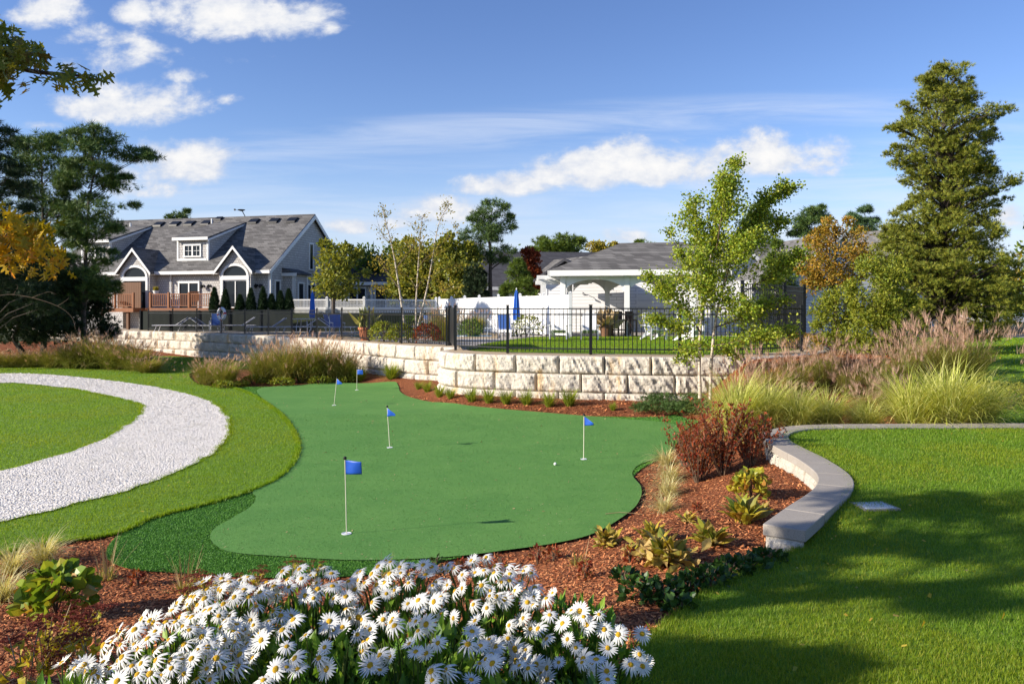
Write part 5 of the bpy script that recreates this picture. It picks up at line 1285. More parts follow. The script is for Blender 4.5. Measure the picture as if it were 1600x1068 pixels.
# limb-built trees: limbs are polylines given where they stand
def limb_tree(name, Y, basepx, stems, mat, bark, label, leaf=.06, per_m=90, spread=.25, tmpl=T_LEAF, ysp=.5, r0=.035, sub=5, sublen=.45, group=None, hang=-.1):
    bx, by = basepx; X0 = (bx-800)/F*Y; z0 = EYE-(by-HZ)/F*Y
    root = empty(name, (X0, Y, z0), 0, label, 'tree', group); m = MB(); tw = MB(); P = []; Dl = []
    for st_ in stems:
        pts = [np.array([(px-800)/F*Y-X0, dy_, EYE-(py-HZ)/F*Y-z0]) for px, py, dy_ in st_['p']]
        pl_ = smooth_poly([p for p in pts], 4, False); L = np.sum(np.linalg.norm(np.diff(pl_, axis=0), axis=1)); n = len(pl_)
        ra = st_.get('r', r0); (m if st_.get('main') else tw).tube([tuple(p) for p in pl_], [ra*(1-.85*i/(n-1)) for i in range(n)], 7 if st_.get('main') else 5, caps=False)
        f0 = st_.get('f', .35)
        k = int(L*sub)
        for j in range(k):
            u = f0+(1-f0)*rng.uniform(0, 1)**.85; i = min(n-2, int(u*(n-1))); p = pl_[i]+(pl_[i+1]-pl_[i])*(u*(n-1)-i)
            ax = pl_[i+1]-pl_[i]; ax /= np.linalg.norm(ax)
            d = rng.normal(0, 1, 3); d[2] = abs(d[2])*.3; d = d/np.linalg.norm(d)*1.0+ax*.75; d /= np.linalg.norm(d)
            l_ = sublen*rng.uniform(.4, 1.2)*(1.15-.75*u)*st_.get('s', 1); e = p+d*l_; e[2] += hang*l_
            mid = (p+e)/2; mid[2] += .06*l_; tw.tube([tuple(p), tuple(mid), tuple(e)], [.006, .0045, .002], 4, caps=False)
            q = max(3, int(l_*per_m*st_.get('d', 1))); uu = rng.uniform(.1, 1.05, q)
            pp = p[None]*(1-uu[:, None])+e[None]*uu[:, None]+rng.normal(0, spread*l_*.35+.02, (q, 3)); P.append(pp); Dl.append(np.tile(d, (q, 1)))
    P = np.concatenate(P); Dl = np.concatenate(Dl)
    m.build('trunk', bark, root, smooth=True); 
    if tw.n: tw.build('branches', M['twig'], root)
    leaves('crown', P, Dl, tmpl, leaf, mat, root, -.15, .75)
    return root
S = lambda pts, **k: dict(p=pts, **k)
limb_tree('birch_tree', 17, (1103, 624), [
    S([(1094,622,0),(1093,560,.0),(1096,500,.05),(1104,440,.1),(1118,380,.1),(1135,320,.1),(1147,256,.1)], main=1, r=.045, f=.45, d=1.2),
    S([(1110,624,0),(1112,570,.05),(1120,500,.1),(1132,450,.15),(1148,400,.3),(1175,350,.4),(1205,315,.4),(1240,291,.3)], main=1, r=.04, f=.42, d=1.1),
    S([(1100,470,0),(1085,430,-.1),(1062,400,-.3),(1036,366,-.4)], r=.018, f=.3, s=.6, d=.7),
    S([(1106,440,0),(1098,390,.2),(1092,345,.3),(1090,305,.3)], r=.02, f=.3),
    S([(1118,400,0),(1120,350,-.3),(1126,310,-.3),(1121,282,-.3)], r=.018, f=.3, s=.8),
    S([(1095,520,0),(1070,490,-.4),(1045,465,-.5),(1010,432,-.5)], r=.018, f=.15, s=.85, d=.9),
    S([(1096,540,0),(1072,520,.4),(1048,500,.6),(1030,500,.6)], r=.015, f=.2),
    S([(1125,480,0),(1165,450,-.4),(1200,425,-.5),(1232,400,-.5)], r=.018, f=.3),
    S([(1120,510,0),(1160,500,.5),(1195,480,.6),(1235,470,.6)], r=.018, f=.2),
    S([(1116,540,0),(1150,530,-.5),(1185,520,-.6),(1222,520,-.6)], r=.015, f=.2),
    S([(1112,560,0),(1135,545,.3),(1150,550,.6),(1165,560,.6)], r=.012, f=.2, s=.7),
    S([(1098,500,0),(1090,460,-.5),(1080,430,-.8),(1078,405,-.9)], r=.015, f=.2),
    S([(1128,460,0),(1130,420,-.5),(1140,395,-.8),(1160,370,-.9)], r=.015, f=.2),
    S([(1094,560,0),(1075,545,-.3),(1062,550,-.6),(1052,560,-.6)], r=.012, f=.2, s=.6),
    S([(1148,400,.3),(1180,385,.2),(1210,360,.2),(1232,345,.2)], r=.012, f=.2),
    S([(1104,440,0),(1080,430,.5),(1066,440,.8),(1050,450,.9)], r=.014, f=.2),
    S([(1105,480,0),(1130,470,-.7),(1150,480,-1.0)], r=.014, f=.1)],
    M['birchleaf'], M['birch'], 'young white-stemmed birch full of green leaves in front of the right fence', .052, 150, .42, T_BROAD, sub=18, sublen=.70)
for st, base_, lab in [([S([(641,543,0),(632,505,0),(623,450,.1),(614,395,.1),(603,350,.1),(597,325,.1)], main=1, r=.05, f=.35, d=.5), S([(623,450,0),(600,420,.3),(585,400,.4)], r=.015, f=.3, d=1), S([(618,420,0),(640,395,-.3),(655,380,-.4)], r=.015, f=.2), S([(626,470,0),(605,455,-.3),(588,452,-.5)], r=.015, f=.2, d=1.4), S([(612,385,0),(594,362,.2),(586,335,.2)], r=.01, f=.3, d=.35)], (641, 543), 'slender white birch leaning left by the pool fence'),
                       ([S([(649,528,0),(650,480,0),(652,430,.1),(655,385,.1),(660,335,.1)], main=1, r=.04, f=.35, d=.5), S([(651,450,0),(635,430,.3),(622,425,.4)], r=.014, f=.2, d=1.2), S([(652,420,0),(670,400,-.3),(685,395,-.3)], r=.014, f=.2)], (649, 528), 'thin upright white birch between the two leaning birches'),
                       ([S([(643,540,0),(656,498,0),(668,450,-.1),(677,400,-.1),(686,350,-.1),(703,318,-.1)], main=1, r=.045, f=.35, d=.5), S([(670,440,0),(690,420,.3),(712,415,.4)], r=.015, f=.2, d=1.5), S([(674,415,0),(660,385,-.3),(650,350,-.3)], r=.012, f=.3, d=.5), S([(680,390,0),(700,370,.3),(715,352,.3)], r=.012, f=.3, d=.7), S([(664,465,0),(690,455,-.4),(720,450,-.5)], r=.014, f=.2, d=1.5)], (643, 540), 'slender white birch leaning right with thin yellowing leaves')]:
    limb_tree('birch_tree', 27.5, base_, st, M['treeyellow'], M['birch'], lab, .095, 34, .5, T_LEAF, sub=7, sublen=.8, group='three white birch stems by the pool')

# near oak, trunk out of frame at the left; its boughs reach in and shade the lawn
ok = empty('oak_tree', (-7.2, 2.2, hz(-7.2, 2.2)), 0, 'autumn oak reaching in from the left with green, bronze and yellow lobed leaves', 'tree')
OO = np.array(ok.location)
m = MB(); limb(m, (0, 0, 0), (.3, .1, 3.0), .20, .16, 0, 6, 10); limb(m, (.3, .1, 2.9), (.5, .4, 7.5), .16, .04, 0, 6, 8)
SD = np.array(sdir); C = []; bough = []
def shade(px, py, xs, r=.45, hf=hR):
    X, Y = gp(px, py); z = float(hf(X, Y)); t = (X-xs)/(-SD[0]); return (np.array([X, Y, z])+SD*t-OO, r)
SH = [(1350,812,-6.6,.30),(1420,832,-5.8,.36),(1500,822,-6.4,.38),(1580,838,-6,.42),(1640,815,-6.5,.45),(1460,868,-7.0,.28),(1395,868,-5.4,.28),(1310,868,-6.2,.2),(1560,880,-7.5,.34),(1640,870,-6.5,.4),
      (1215,915,-6.4,.20),(1275,898,-7.2,.24),(1340,925,-5.8,.2),(1495,942,-7.4,.2),(1550,950,-6.2,.2),
      (1040,1038,-5.6,.22),(1110,1034,-6.6,.24),(1185,1042,-7.4,.24),(1275,1046,-6.4,.24),(1110,1066,-7.2,.24),(1230,1068,-5.8,.26)]
for px, py, xs, r in SH: C.append(shade(px, py, xs, r))
for px, py, xs, r in [(880,1040,-6.6,.2),(960,1050,-7.2,.24),(780,1075,-6.2,.2)]:
    Y = 2.35; X = (px-800)/F*Y; z = EYE-(py-HZ)/F*Y; t = (X-xs)/(-SD[0]); C.append((np.array([X, Y, z])+SD*t-OO, r))
for q in [(.2, .3, 7.6, .8), (.9, 1.4, 7.3, .7)]: C.append((np.array(q[:3]), q[3]))
for c, r in C: limb(m, (.3+.05*c[2], .1+.05*c[1], max(1.8, min(6.8, c[2]-.5-.25*math.hypot(c[0], c[1])))), c, .020, .006, .05, 5, 5)
# the two visible boughs
def at_l(px, py, Y): return np.array(at(px, py, Y))-OO
bA = [np.array([.3, .15, 2.9]), at_l(-320, 150, 4.2), at_l(-120, 118, 4.8), at_l(-20, 100, 5.0), at_l(60, 113, 5.1), at_l(120, 118, 5.1), at_l(172, 130, 5.15)]
bB = [np.array([.25, .1, 2.2]), at_l(-330, 420, 3.9), at_l(-160, 396, 4.3), at_l(-40, 372, 4.5), at_l(30, 385, 4.6), at_l(90, 418, 4.6)]
bA2 = [at_l(-60, 105, 4.9), at_l(-20, 75, 5.0), at_l(25, 62, 5.0)]
bB2 = [at_l(-60, 375, 4.5), at_l(0, 345, 4.6), at_l(50, 345, 4.6)]
for b_, r in ((bA, .035), (bB, .03), (bA2, .012), (bB2, .012)):
    q = smooth_poly(b_, 5, False); m.tube([tuple(p) for p in q], [r*(1-.88*i/(len(q)-1)) for i in range(len(q))], 6, caps=False)
m.build('trunk', M['bark'], ok)
Cc = np.array([c for c, r in C]); Rc = np.array([[r, r, r*.5] for c, r in C])
P, Dd_ = clump_points(Cc, Rc, 95, .5); leaves('crown', P, Dd_, T_OAK, .15, M['oakgreen'], ok, -.1, .9)
def bough_leaves(name, items, mat, size):
    P = []; Dd_ = []; tw = MB()
    for px, py, Y, rx, ry, n in items:
        for _ in range(n):
            a, b = rng.normal(0, .5, 2); e = at_l(px+a*rx, py+b*ry, Y+rng.normal(0, .18)); P.append(e); Dd_.append(rng.normal(0, 1, 3)+np.array([.5, 0, -.6]))
    P = np.array(P); Dd_ = np.array(Dd_)
    return leaves(name, P, Dd_, T_OAK, size, mat, ok, -.25, .5, wid=1.15)
bough_leaves('foliage', [(-30, 90, 5, 60, 50, 170), (15, 80, 5, 34, 30, 75), (45, 95, 5.1, 20, 20, 22), (75, 108, 5.1, 30, 14, 10), (112, 112, 5.1, 20, 16, 13), (142, 122, 5.15, 20, 12, 11), (120, 135, 5.1, 10, 10, 3)], M['oakgreen'], .105)
bough_leaves('foliage', [(-40, 360, 4.5, 50, 50, 120), (12, 355, 4.6, 36, 30, 64), (45, 380, 4.6, 34, 30, 44), (75, 408, 4.6, 28, 22, 26), (10, 400, 4.6, 34, 22, 26), (60, 348, 4.6, 22, 18, 14), (40, 138, 5, 3, 4, 2), (86, 132, 5, 3, 4, 2)], M['oakyellow'], .085)
# bare dead branch low at the left
db = empty('dead_branch', at(40, 478, 30), 0, 'bare pale fallen branch arching below the dark pines at the left', 'branch')
m = MB(); O2 = np.array(db.location)
for b_, r in (([(-30, 470), (10, 460), (50, 465), (90, 478), (112, 495), (118, 515)], .02), ([(50, 465), (75, 456), (88, 460)], .014), ([(20, 461), (28, 448), (24, 444)], .012), ([(90, 478), (105, 468), (108, 462)], .012)):
    q = smooth_poly([np.array(at(x, y, 30))-O2 for x, y in b_], 4, False); m.tube([tuple(p) for p in q], [r*(1-.8*i/(len(q)-1)) for i in range(len(q))], 5, caps=False)
m.build('branches', M['twig'], db)
# ================================================================== grasses and garden plants
def ribbons(n, L, t0, kap, w, base_r, seg=5, tw=.0, jitter=.3, az=None, org=None):
    """n curved blades; L length, t0 start tilt (sd), kap extra bend; returns V, F, tips, tipdirs"""
    az = rng.uniform(0, 2*np.pi, n) if az is None else az
    Ls = L*rng.uniform(.55, 1.1, n); a0 = np.abs(rng.normal(0, t0, n))+.03; kp = kap*rng.uniform(.5, 1.4, n)
    rr_ = base_r*np.sqrt(rng.uniform(0, 1, n)); ba = az+rng.normal(0, .9, n)
    P = np.column_stack([rr_*np.cos(ba), rr_*np.sin(ba), np.zeros(n)]) if org is None else org.copy()
    ws = w*rng.uniform(.6, 1.3, n); side = np.column_stack([-np.sin(az), np.cos(az), np.zeros(n)])
    V = np.zeros((n, (seg+1)*2, 3)); bend = rng.normal(0, jitter, n)
    for i in range(seg+1):
        t = i/seg; wi = ws*(1-t**2.2)*.5+.0004
        V[:, 2*i] = P-side*wi[:, None]; V[:, 2*i+1] = P+side*wi[:, None]
        th = a0+kp*(t+.5/seg)**1.6; aa = az+bend*t
        d = np.column_stack([np.sin(th)*np.cos(aa), np.sin(th)*np.sin(aa), np.cos(th)])
        if i < seg: P = P+d*(Ls/seg)[:, None]
    k = (seg+1)*2; off = (np.arange(n)*k)[:, None]
    Fs = np.concatenate([off+np.array([[2*i, 2*i+1, 2*i+3, 2*i+2]]) for i in range(seg)])
    return V.reshape(-1, 3), Fs, P, d
def clump_mesh(name, n, L, t0, kap, w, br, mat, seg=5):
    V, Fs, T, D_ = ribbons(n, L, t0, kap, w, br, seg); return npmesh(name, V, [Fs], mat)
def plume_mesh(name, n, L, t0, kap, br, mat, pl=.22, fil=13, fw=.006):
    """stalks with drooping feathery heads"""
    V, Fs, T, D_ = ribbons(n, L, t0, kap, .006, br, 5)
    az0 = np.arctan2(D_[:, 1], D_[:, 0]); VV = [V]; FF = [Fs]; off = len(V)
    org = np.repeat(T, fil, 0)-np.repeat(D_, fil, 0)*rng.uniform(-.02, .12, (n*fil, 1)); az = np.repeat(az0, fil)+rng.normal(0, .8, n*fil)
    V2, F2, _, _ = ribbons(n*fil, pl, .35, 1.0, fw, 0, 3, az=az, org=org)
    return npmesh(name, np.concatenate([V, V2]), [Fs, F2+off], mat)
def inst(name, me, parent): return link(bpy.data.objects.new(name, me), parent)
def put_clump(kind, X, Y, s, rz_, label, z=None, hgt=1.0, group=None, sz=None, cat='grass clump'):
    t = empty(kind['name'], (X, Y, (hz(X, Y) if z is None else z)-.01), rz_, label, cat, group or kind.get('group'))
    t.scale = (s, s, s*hgt)
    for nm, me in kind['parts']: inst(nm, me, t)
    return t
def mk_kind(name, group, *parts): return dict(name=name, group=group, parts=parts)
LIME = [mk_kind('grass_clump', 'pale striped grass clumps along the seat wall', ('blades', clump_mesh('lime_blades', 900, 1.25, .34, 1.5, .011, .16, M['limegrass'], 6))) for _ in range(3)]
TUFT = [mk_kind('grass_tuft', 'small green tufts at the foot of the stone wall', ('blades', clump_mesh('tuft_blades', 170, .42, .42, .9, .013, .07, M['brightgrass'], 4))) for _ in range(3)]
PALE = [mk_kind('grass_tuft', 'pale straw-coloured grass tufts in the bark bed', ('blades', clump_mesh('pale_blades', 300, .42, .6, 1.7, .007, .05, M['palegrass'], 6))) for _ in range(3)]
MISC = [mk_kind('plume_grass', 'tall grasses with pinkish plumes at the right', ('blades', clump_mesh('misc_blades', 700, 1.15, .26, 1.2, .010, .20, M['midgrass'], 5)), ('plumes', plume_mesh('misc_plumes', 60, 1.42, .36, .60, .18, M['plume'], .28, 15, .006))) for _ in range(3)]
FARG = [mk_kind('plume_grass', 'tall plumed grasses at the left', ('blades', clump_mesh('farg_blades', 1500, 1.50, .40, 1.35, .017, .30, M['midgrass'], 5)), ('plumes', plume_mesh('farg_plumes', 85, 1.50, .38, .55, .28, M['plume'], .24, 10, .011))) for _ in range(3)]
# row right behind the seat wall
for i, (px, Y, s, hg, lab) in enumerate([(1150,12.6,.88,1.12,'bright lime grass clump between the birch foot and the red shrub'),(1195,12.9,.86,1.0,'lime grass clump where the seat wall bends, behind the red shrub'),(1245,12.75,.80,.88,'lower green grass clump just behind the first straight cap stones'),(1290,13.0,.76,.85,'dull green clump in the middle of the row, left of the gap'),
        (1352,12.9,.62,.78,'smallest striped clump in the gap of the row'),(1425,12.85,.92,1.0,'broad pale clump left of the biggest one'),(1480,12.8,1.06,1.02,'biggest striped grass clump, arching white-edged blades'),(1528,13.0,.90,.95,'rightmost striped clump above the lawn edge')]):
    put_clump(LIME[i % 3], (px-800)/F*Y, Y, s*1.12, i*1.3, lab, hgt=hg*1.05)
for i, (px, Y, s, hg, lab) in enumerate([(1160,15.2,.72,1.0,'plumed grass left of the row, just right of the birch stems'),(1200,15.4,.78,1.0,'plumed grass below the tall iron fence'),(1245,15.6,.74,.98,'pink plumed grass at the corner post of the tall fence'),(1285,16.0,.72,.95,'pink plumed grass in front of the yellow-green shrub'),(1325,15.4,.62,.9,'short plumed grass in the dip before the green shrub'),(1365,15.8,.62,.9,'short drooping plumed grass below the tall green shrub'),
        (1405,15.9,.80,1.0,'plumed grass left of the cedar foot'),(1440,16.2,.92,1.05,'tall pink plumed grass under the cedar'),(1478,16.0,.98,1.1,'tallest pink plumed grass right in front of the cedar'),(1520,16.4,.96,1.02,'rightmost pink plumed grass, leaning right over the lawn'),(1235,14.2,.55,.85,'small tan plumed grass behind the dull green clump'),(1350,14.3,.50,.85,'small reddish plumed grass behind the gap in the row'),(1390,14.5,.60,.9,'reddish plumed grass behind the broad pale clump')]):
    put_clump(MISC[i % 3], (px-800)/F*Y, Y, s, i*1.7, lab, hgt=hg*(.95 if px > 1400 else 1.05))
# left masses
for i, (px, py, s, hg, lab) in enumerate([(322,600,.62,.85,'left one of the pair of round grasses at the lawn corner'),(352,603,.64,.85,'right one of the pair of round grasses at the lawn corner'),(412,597,.80,.98,'leftmost clump of the dense plumed grasses before the wall'),(445,598,.86,1.0,'second clump of the dense plumed grasses before the wall'),(480,597,.90,1.02,'third and tallest clump of the dense plumed grasses'),(512,596,.84,1.0,'fourth clump of the dense plumed grasses before the wall'),(538,596,.74,.9,'rightmost clump of the dense plumed grasses near the far flags')]):
    X, Y = gp(px, py); put_clump(FARG[i % 3], X, Y, s*1.08, i*1.1, lab, hgt=hg*1.12)
for i, (px, Y, s, hg, lab) in enumerate([(212,31,1.05,.78,'broad plumed grass at the left end of the stone wall'),(180,31.5,1.1,.9,'plumed grass second from the end of the stone wall'),(146,32,1.15,.95,'plumed grass in the middle of the left bed below the pine'),(116,32,1.0,.9,'tan plumed grass in the left bed under the cedar deck trees'),(84,32.5,.9,.72,'greyish low plumed grass in the shaded left bed'),(52,33,.9,.66,'thin low plumed grass farther left in the shaded bed'),(18,33,.85,.62,'low dark plumed grass at the left edge of the bed'),(-14,33,.85,.62,'low dark plumed grass cut by the left edge'),(232,30,.8,.62,'short green grass leaning on the first wall blocks')]):
    put_clump(FARG[(i+1) % 3], (px-800)/F*Y, Y, s, i*1.9, lab, hgt=hg)
# on the terrace by the birches
put_clump(FARG[0], (690-800)/F*29, 29, .95, .4, 'big plumed grass on the terrace right of the birches', z=1.3, hgt=1.0)
put_clump(FARG[1], (740-800)/F*36, 36, .9, .4, 'plumed grass behind the gate in front of the sunlit fence', z=1.3, hgt=.9)
SHR = mk_kind('round_shrub', 'x', ('foliage', clump_mesh('x', 500, .62, .5, .8, .02, .12, M['brightgrass'], 4)))
for px, py, s, lab in [(560,596,1.0,'lime yellow tuft at the wall foot right behind the farthest flag'),(612,592,.95,'round lime yellow tuft at the wall foot left of the wall corner'),(655,590,.7,'sparse dry tuft at the wall foot next to the corner')]:
    X, Y = gp(px, py); put_clump(dict(name='grass_tuft', group='lime tufts at the far wall foot', parts=SHR['parts']), X, Y, s, px, lab)
for i, (px, py, s, lab) in enumerate([(654,608,.8,'leftmost little tuft beside the wall corner'),(668,612,1.0,'second little tuft near the wall corner'),(687,620,1.0,'third little tuft under the rounded wall corner'),(704,624,.9,'fourth little tuft along the bulging wall'),(737,627,1.1,'fifth little tuft along the bulging wall'),(764,629,1.1,'sixth little tuft along the bulging wall'),(791,631,1.1,'seventh little tuft, below the second fence post'),(823,632,1.15,'eighth little tuft along the bulging wall'),(858,635,1.1,'ninth tuft, duller, along the bulging wall'),(890,634,1.35,'tallest little tuft, bright green, below the thick fence post'),(958,641,.6,'small isolated tuft in the bark right of the tall one')]):
    X, Y = gp(px, py); put_clump(TUFT[i % 3], X, Y, s, i*2.1, lab)
for i, (px, py, s, lab) in enumerate([(1040,728,1.1,'uppermost pale grass tuft at the right rim of the green'),(1046,752,1.05,'second pale grass tuft below the red shrub'),(1044,776,1.0,'third pale grass tuft, fading straw colour'),(1038,800,.85,'lowest pale grass tuft before the dried hosta'),(68,880,1.0,'bright pale grass tuft left of the green leafed bush'),(20,895,.9,'pale grass tuft close to the left edge'),(2,940,.9,'straw-coloured grass cut off by the left edge')]):
    X, Y = gp(px, py); put_clump(PALE[i % 3], X, Y, s*(.95 if px > 500 else 1.0), i*2.1, lab)

def leafy(name, X, Y, label, cat, mat, n, r, hgt, size, tmpl, z=None, up=.3, stems=8, stemmat=None, group=None, jit=.8, flat=1.0, lean=0):
    t = empty(name, (X, Y, (hz(X, Y) if z is None else z)-.01), rng.uniform(0, 6), label, cat, group)
    u = rng.uniform(0, 1, n); th = rng.uniform(0, 6.28, n); zz = hgt*(.12+.88*u**.8); rad = r*np.sqrt(np.clip(1-(2*(zz/hgt)-.75)**2*.6, .08, 1))*rng.uniform(.3, 1, n)**.5
    P = np.column_stack([rad*np.cos(th), rad*np.sin(th), zz]); D_ = np.column_stack([np.cos(th), np.sin(th), np.full(n, .1)])
    leaves('foliage', P, D_, tmpl, size, mat, t, up, jit)
    m = MB()
    for i in range(stems):
        a = rng.uniform(0, 6.28); q = r*rng.uniform(.2, .7); m.tube([(0, 0, 0), (q*.4*math.cos(a), q*.4*math.sin(a), hgt*.5), (q*math.cos(a), q*math.sin(a), hgt*.92)], [.007, .005, .003], 5, caps=False)
    m.build('stems', stemmat or M['twig'], t); return t
# red shrubs in the bed
def red_shrub(X, Y, s, label, nst, seed):
    t = empty('red_shrub', (X, Y, hz(X, Y)-.01), seed, label, 'shrub', 'red-leaved shrubs in the bark bed'); m = MB(); P = []; D_ = []
    for i in range(nst):
        a = rng.uniform(0, 6.28); L = s*rng.uniform(.55, 1.05); sp_ = rng.uniform(.05, .62)*s
        pts = [np.array([.05*math.cos(a), .05*math.sin(a), 0]), np.array([sp_*.5*math.cos(a), sp_*.5*math.sin(a), L*.55]), np.array([sp_*math.cos(a+.2), sp_*math.sin(a+.2), L])]
        q = smooth_poly(pts, 4, False); m.tube([tuple(p) for p in q], [.007*(1-.7*k/(len(q)-1)) for k in range(len(q))], 5, caps=False)
        for u in rng.uniform(.2, 1.0, int(46*L)):
            k = min(len(q)-2, int(u*(len(q)-1))); P.append(q[k]+(q[k+1]-q[k])*(u*(len(q)-1)-k)+rng.normal(0, .014, 3)); b = rng.uniform(0, 6.28); D_.append((math.cos(b)*.7, math.sin(b)*.7, .55))
    m.build('stems', M['twig'], t); leaves('foliage', np.array(P), np.array(D_), T_NARROW, .058, M['redshrub'], t, .3, .35, wid=1.7)
for i, (px, py, s, nst, lab) in enumerate([(1092,752,.86,46,'largest dark red shrub at the rim of the green'),(1130,742,.98,44,'tallest red shrub with upright dark tips'),(1172,728,.72,36,'red shrub with crimson stems touching the seat wall'),(1070,728,.62,26,'small russet shrub at the green edge left of the largest red one'),(1195,712,.50,20,'small dark-leaved red shrub hanging over the wall bend')]):
    X, Y = gp(px, py); red_shrub(X, Y, s, lab, nst, i*1.0)
X, Y = gp(1172, 778); leafy('leafy_shrub', X, Y, 'small yellow and orange leafed shrub in front of the split stone wall', 'shrub', M['hydrayel'], 230, .19, .30, .075, T_BROAD)
def hosta(px, py, s, label, mat, n=46, upr=.55, dry=0):
    X, Y = gp(px, py); t = empty('hosta', (X, Y, hz(X, Y)-.01), px, label, 'plant', 'fading hostas in the bark bed')
    T = [(0, 0, 0), (.05, .0, .25), (-.05, .0, .25), (.20, .10, .55), (0, .02, .6), (-.20, .10, .55), (.15, .16, .8), (0, .12, .82), (-.15, .16, .8), (0, .30, 1.0)]
    Tf = [(0, 1, 2), (1, 3, 4), (1, 4, 2), (2, 4, 5), (3, 6, 7, 4), (4, 7, 8, 5), (6, 9, 7), (7, 9, 8)]
    P = np.column_stack([rng.normal(0, .03*s, n), rng.normal(0, .03*s, n), np.zeros(n)]); tl = np.abs(rng.normal(upr, .28, n))
    yaw = rng.uniform(0, 6.28, n); S_ = .34*s*rng.uniform(.55, 1.1, n)
    V, Fs = scatter(T, Tf, P, rotm(yaw, tl, np.full(n, -1.57)), np.column_stack([S_*.8, S_, S_])); npobj('foliage', V, Fs, mat, t)
    if dry:
        k = dry; P = np.column_stack([rng.normal(0, .10*s, k), rng.normal(0, .10*s, k), np.full(k, .03)+rng.uniform(0, .12, k)*s]); S_ = .17*s*rng.uniform(.5, 1.1, k)
        V, Fs = scatter(T, Tf, P, rotm(rng.uniform(0, 6.28, k), rng.uniform(.9, 2.2, k), rng.uniform(0, 6.28, k)), np.column_stack([S_*1.2, S_, S_])); npobj('dry_leaves', V, Fs, M['hostadry'], t)
hosta(1162, 818, .86, 'bright yellow-green upright hosta beside the seat wall end', M['hosta'], 60, .42)
hosta(1112, 852, .74, 'green and tan hosta in the middle of the bark bed', M['hosta'], 44, .5, 26)
hosta(1040, 880, .95, 'large withered hosta with drooping tan leaves', M['hosta'], 26, .5, 120)
hosta(1020, 845, .60, 'half withered hosta behind the large withered one', M['hosta'], 24, .5, 50)
hosta(948, 852, .62, 'yellowed hosta at the lower right rim of the green', M['hosta'], 34, .55, 40)
hosta(1075, 815, .42, 'small tan hosta in open bark below the pale tufts', M['hosta'], 18, .6, 16)
hosta(985, 868, .40, 'small yellow hosta left of the large withered one', M['hosta'], 18, .6, 22)
hosta(1190, 800, .45, 'little yellow hosta tucked against the wall foot', M['hosta'], 20, .6, 12)
# dark ground cover along the lawn edge: individual low plants
for i, (px, py, s, lab) in enumerate([(1005,935,1.0,'dark low plant nearest the daisies in the lawn-edge row'),(1040,940,1.0,'second dark low plant of the lawn-edge row'),(1075,925,.95,'third dark low plant of the lawn-edge row'),(1108,915,1.0,'fourth low plant, glossy green, of the lawn-edge row'),(1140,900,.95,'fifth low plant, larger pale-edged leaves'),(1170,893,.95,'sixth low plant of the lawn-edge row'),(1200,882,.85,'low green plant right below the seat wall end'),(1062,955,.6,'tiny dark plant in the bark by the lawn corner'),(975,905,.55,'tiny dark seedling between daisies and withered hosta')]):
    X, Y = gp(px, py); leafy('ground_plant', X, Y, lab, 'plant', M['ground'], int(95*s), .17*s, .12*s, .055, T_BROAD, group='dark leafy plants along the lawn edge', up=.5)
for i, (px, py, s, lab) in enumerate([(1060,628,1.0,'flat green juniper patch at the right end of the stone wall'),(1035,640,.8,'flat juniper patch creeping over the bark below the wall'),(1085,640,.8,'flat juniper patch at the foot of the birch')]):
    X, Y = gp(px, py); leafy('juniper', X, Y, lab, 'shrub', M['juniper'], 900, .95*s, .20*s, .10, T_SPRAY, group='flat junipers below the wall', up=.2)
for i, (px, py, s, lab) in enumerate([(395,600,.7,'low dull plant under the first dense plumed grass'),(440,603,.7,'low green plant under the second dense plumed grass'),(500,600,.7,'low green mound left of the farthest flag'),(540,598,.6,'low mound right behind the farthest flag pole'),(350,607,.6,'low mound of leaves in the bark at the lawn corner'),(375,604,.5,'low leaves between the pair of grasses and the fringe')]):
    X, Y = gp(px, py); leafy('ground_plant', X, Y, lab, 'plant', M['shrub'], 320, .6*s, .38*s, .09, T_LEAF, group='low plants under the far plumed grasses', up=.3)
# terrace planting
for i, (px, Y, s, lab) in enumerate([(600,27.6,1.0,'low green bed plant behind the fence left of the birches'),(625,27.2,.9,'low green bed plant at the foot of the birches'),(668,26.6,.9,'reddish low bed plant right of the birches'),(845-22,33,1.25,'round yellow-green shrub beside the blue umbrella base'),(640,38.5,1.2,'dark shrub on the far pool side in the shade'),(575,40,1.2,'dark low shrub before the lattice fence'),(735,34,1.0,'green shrub behind the gate post')]):
    leafy('low_shrub', (px-800)/F*Y, Y, lab, 'shrub', M['shrub'] if i in (0, 1, 3) else (M['treegreen'] if i != 2 else M['redshrub']), 700, .55*s, .75*s, .10, T_LEAF, z=1.3, up=.2)
leafy('low_shrub', (1255-800)/F*22.5, 22.5, 'orange-red low shrub by the last tall fence post', 'shrub', M['treeorange'], 500, .6, .5, .09, T_LEAF)
leafy('low_shrub', (1575-800)/F*14.5, 14.5, 'brownish trimmed shrub by the lawn right of the striped clumps', 'shrub', M['hedge'] if 'hedge' in M else M['treeolive'], 2200, .85, .55, .05, T_LEAF)
leafy('low_shrub', (1620-800)/F*14.6, 14.6, 'second trimmed brownish shrub cut by the right edge', 'shrub', M['treeolive'], 1800, .8, .5, .05, T_LEAF)
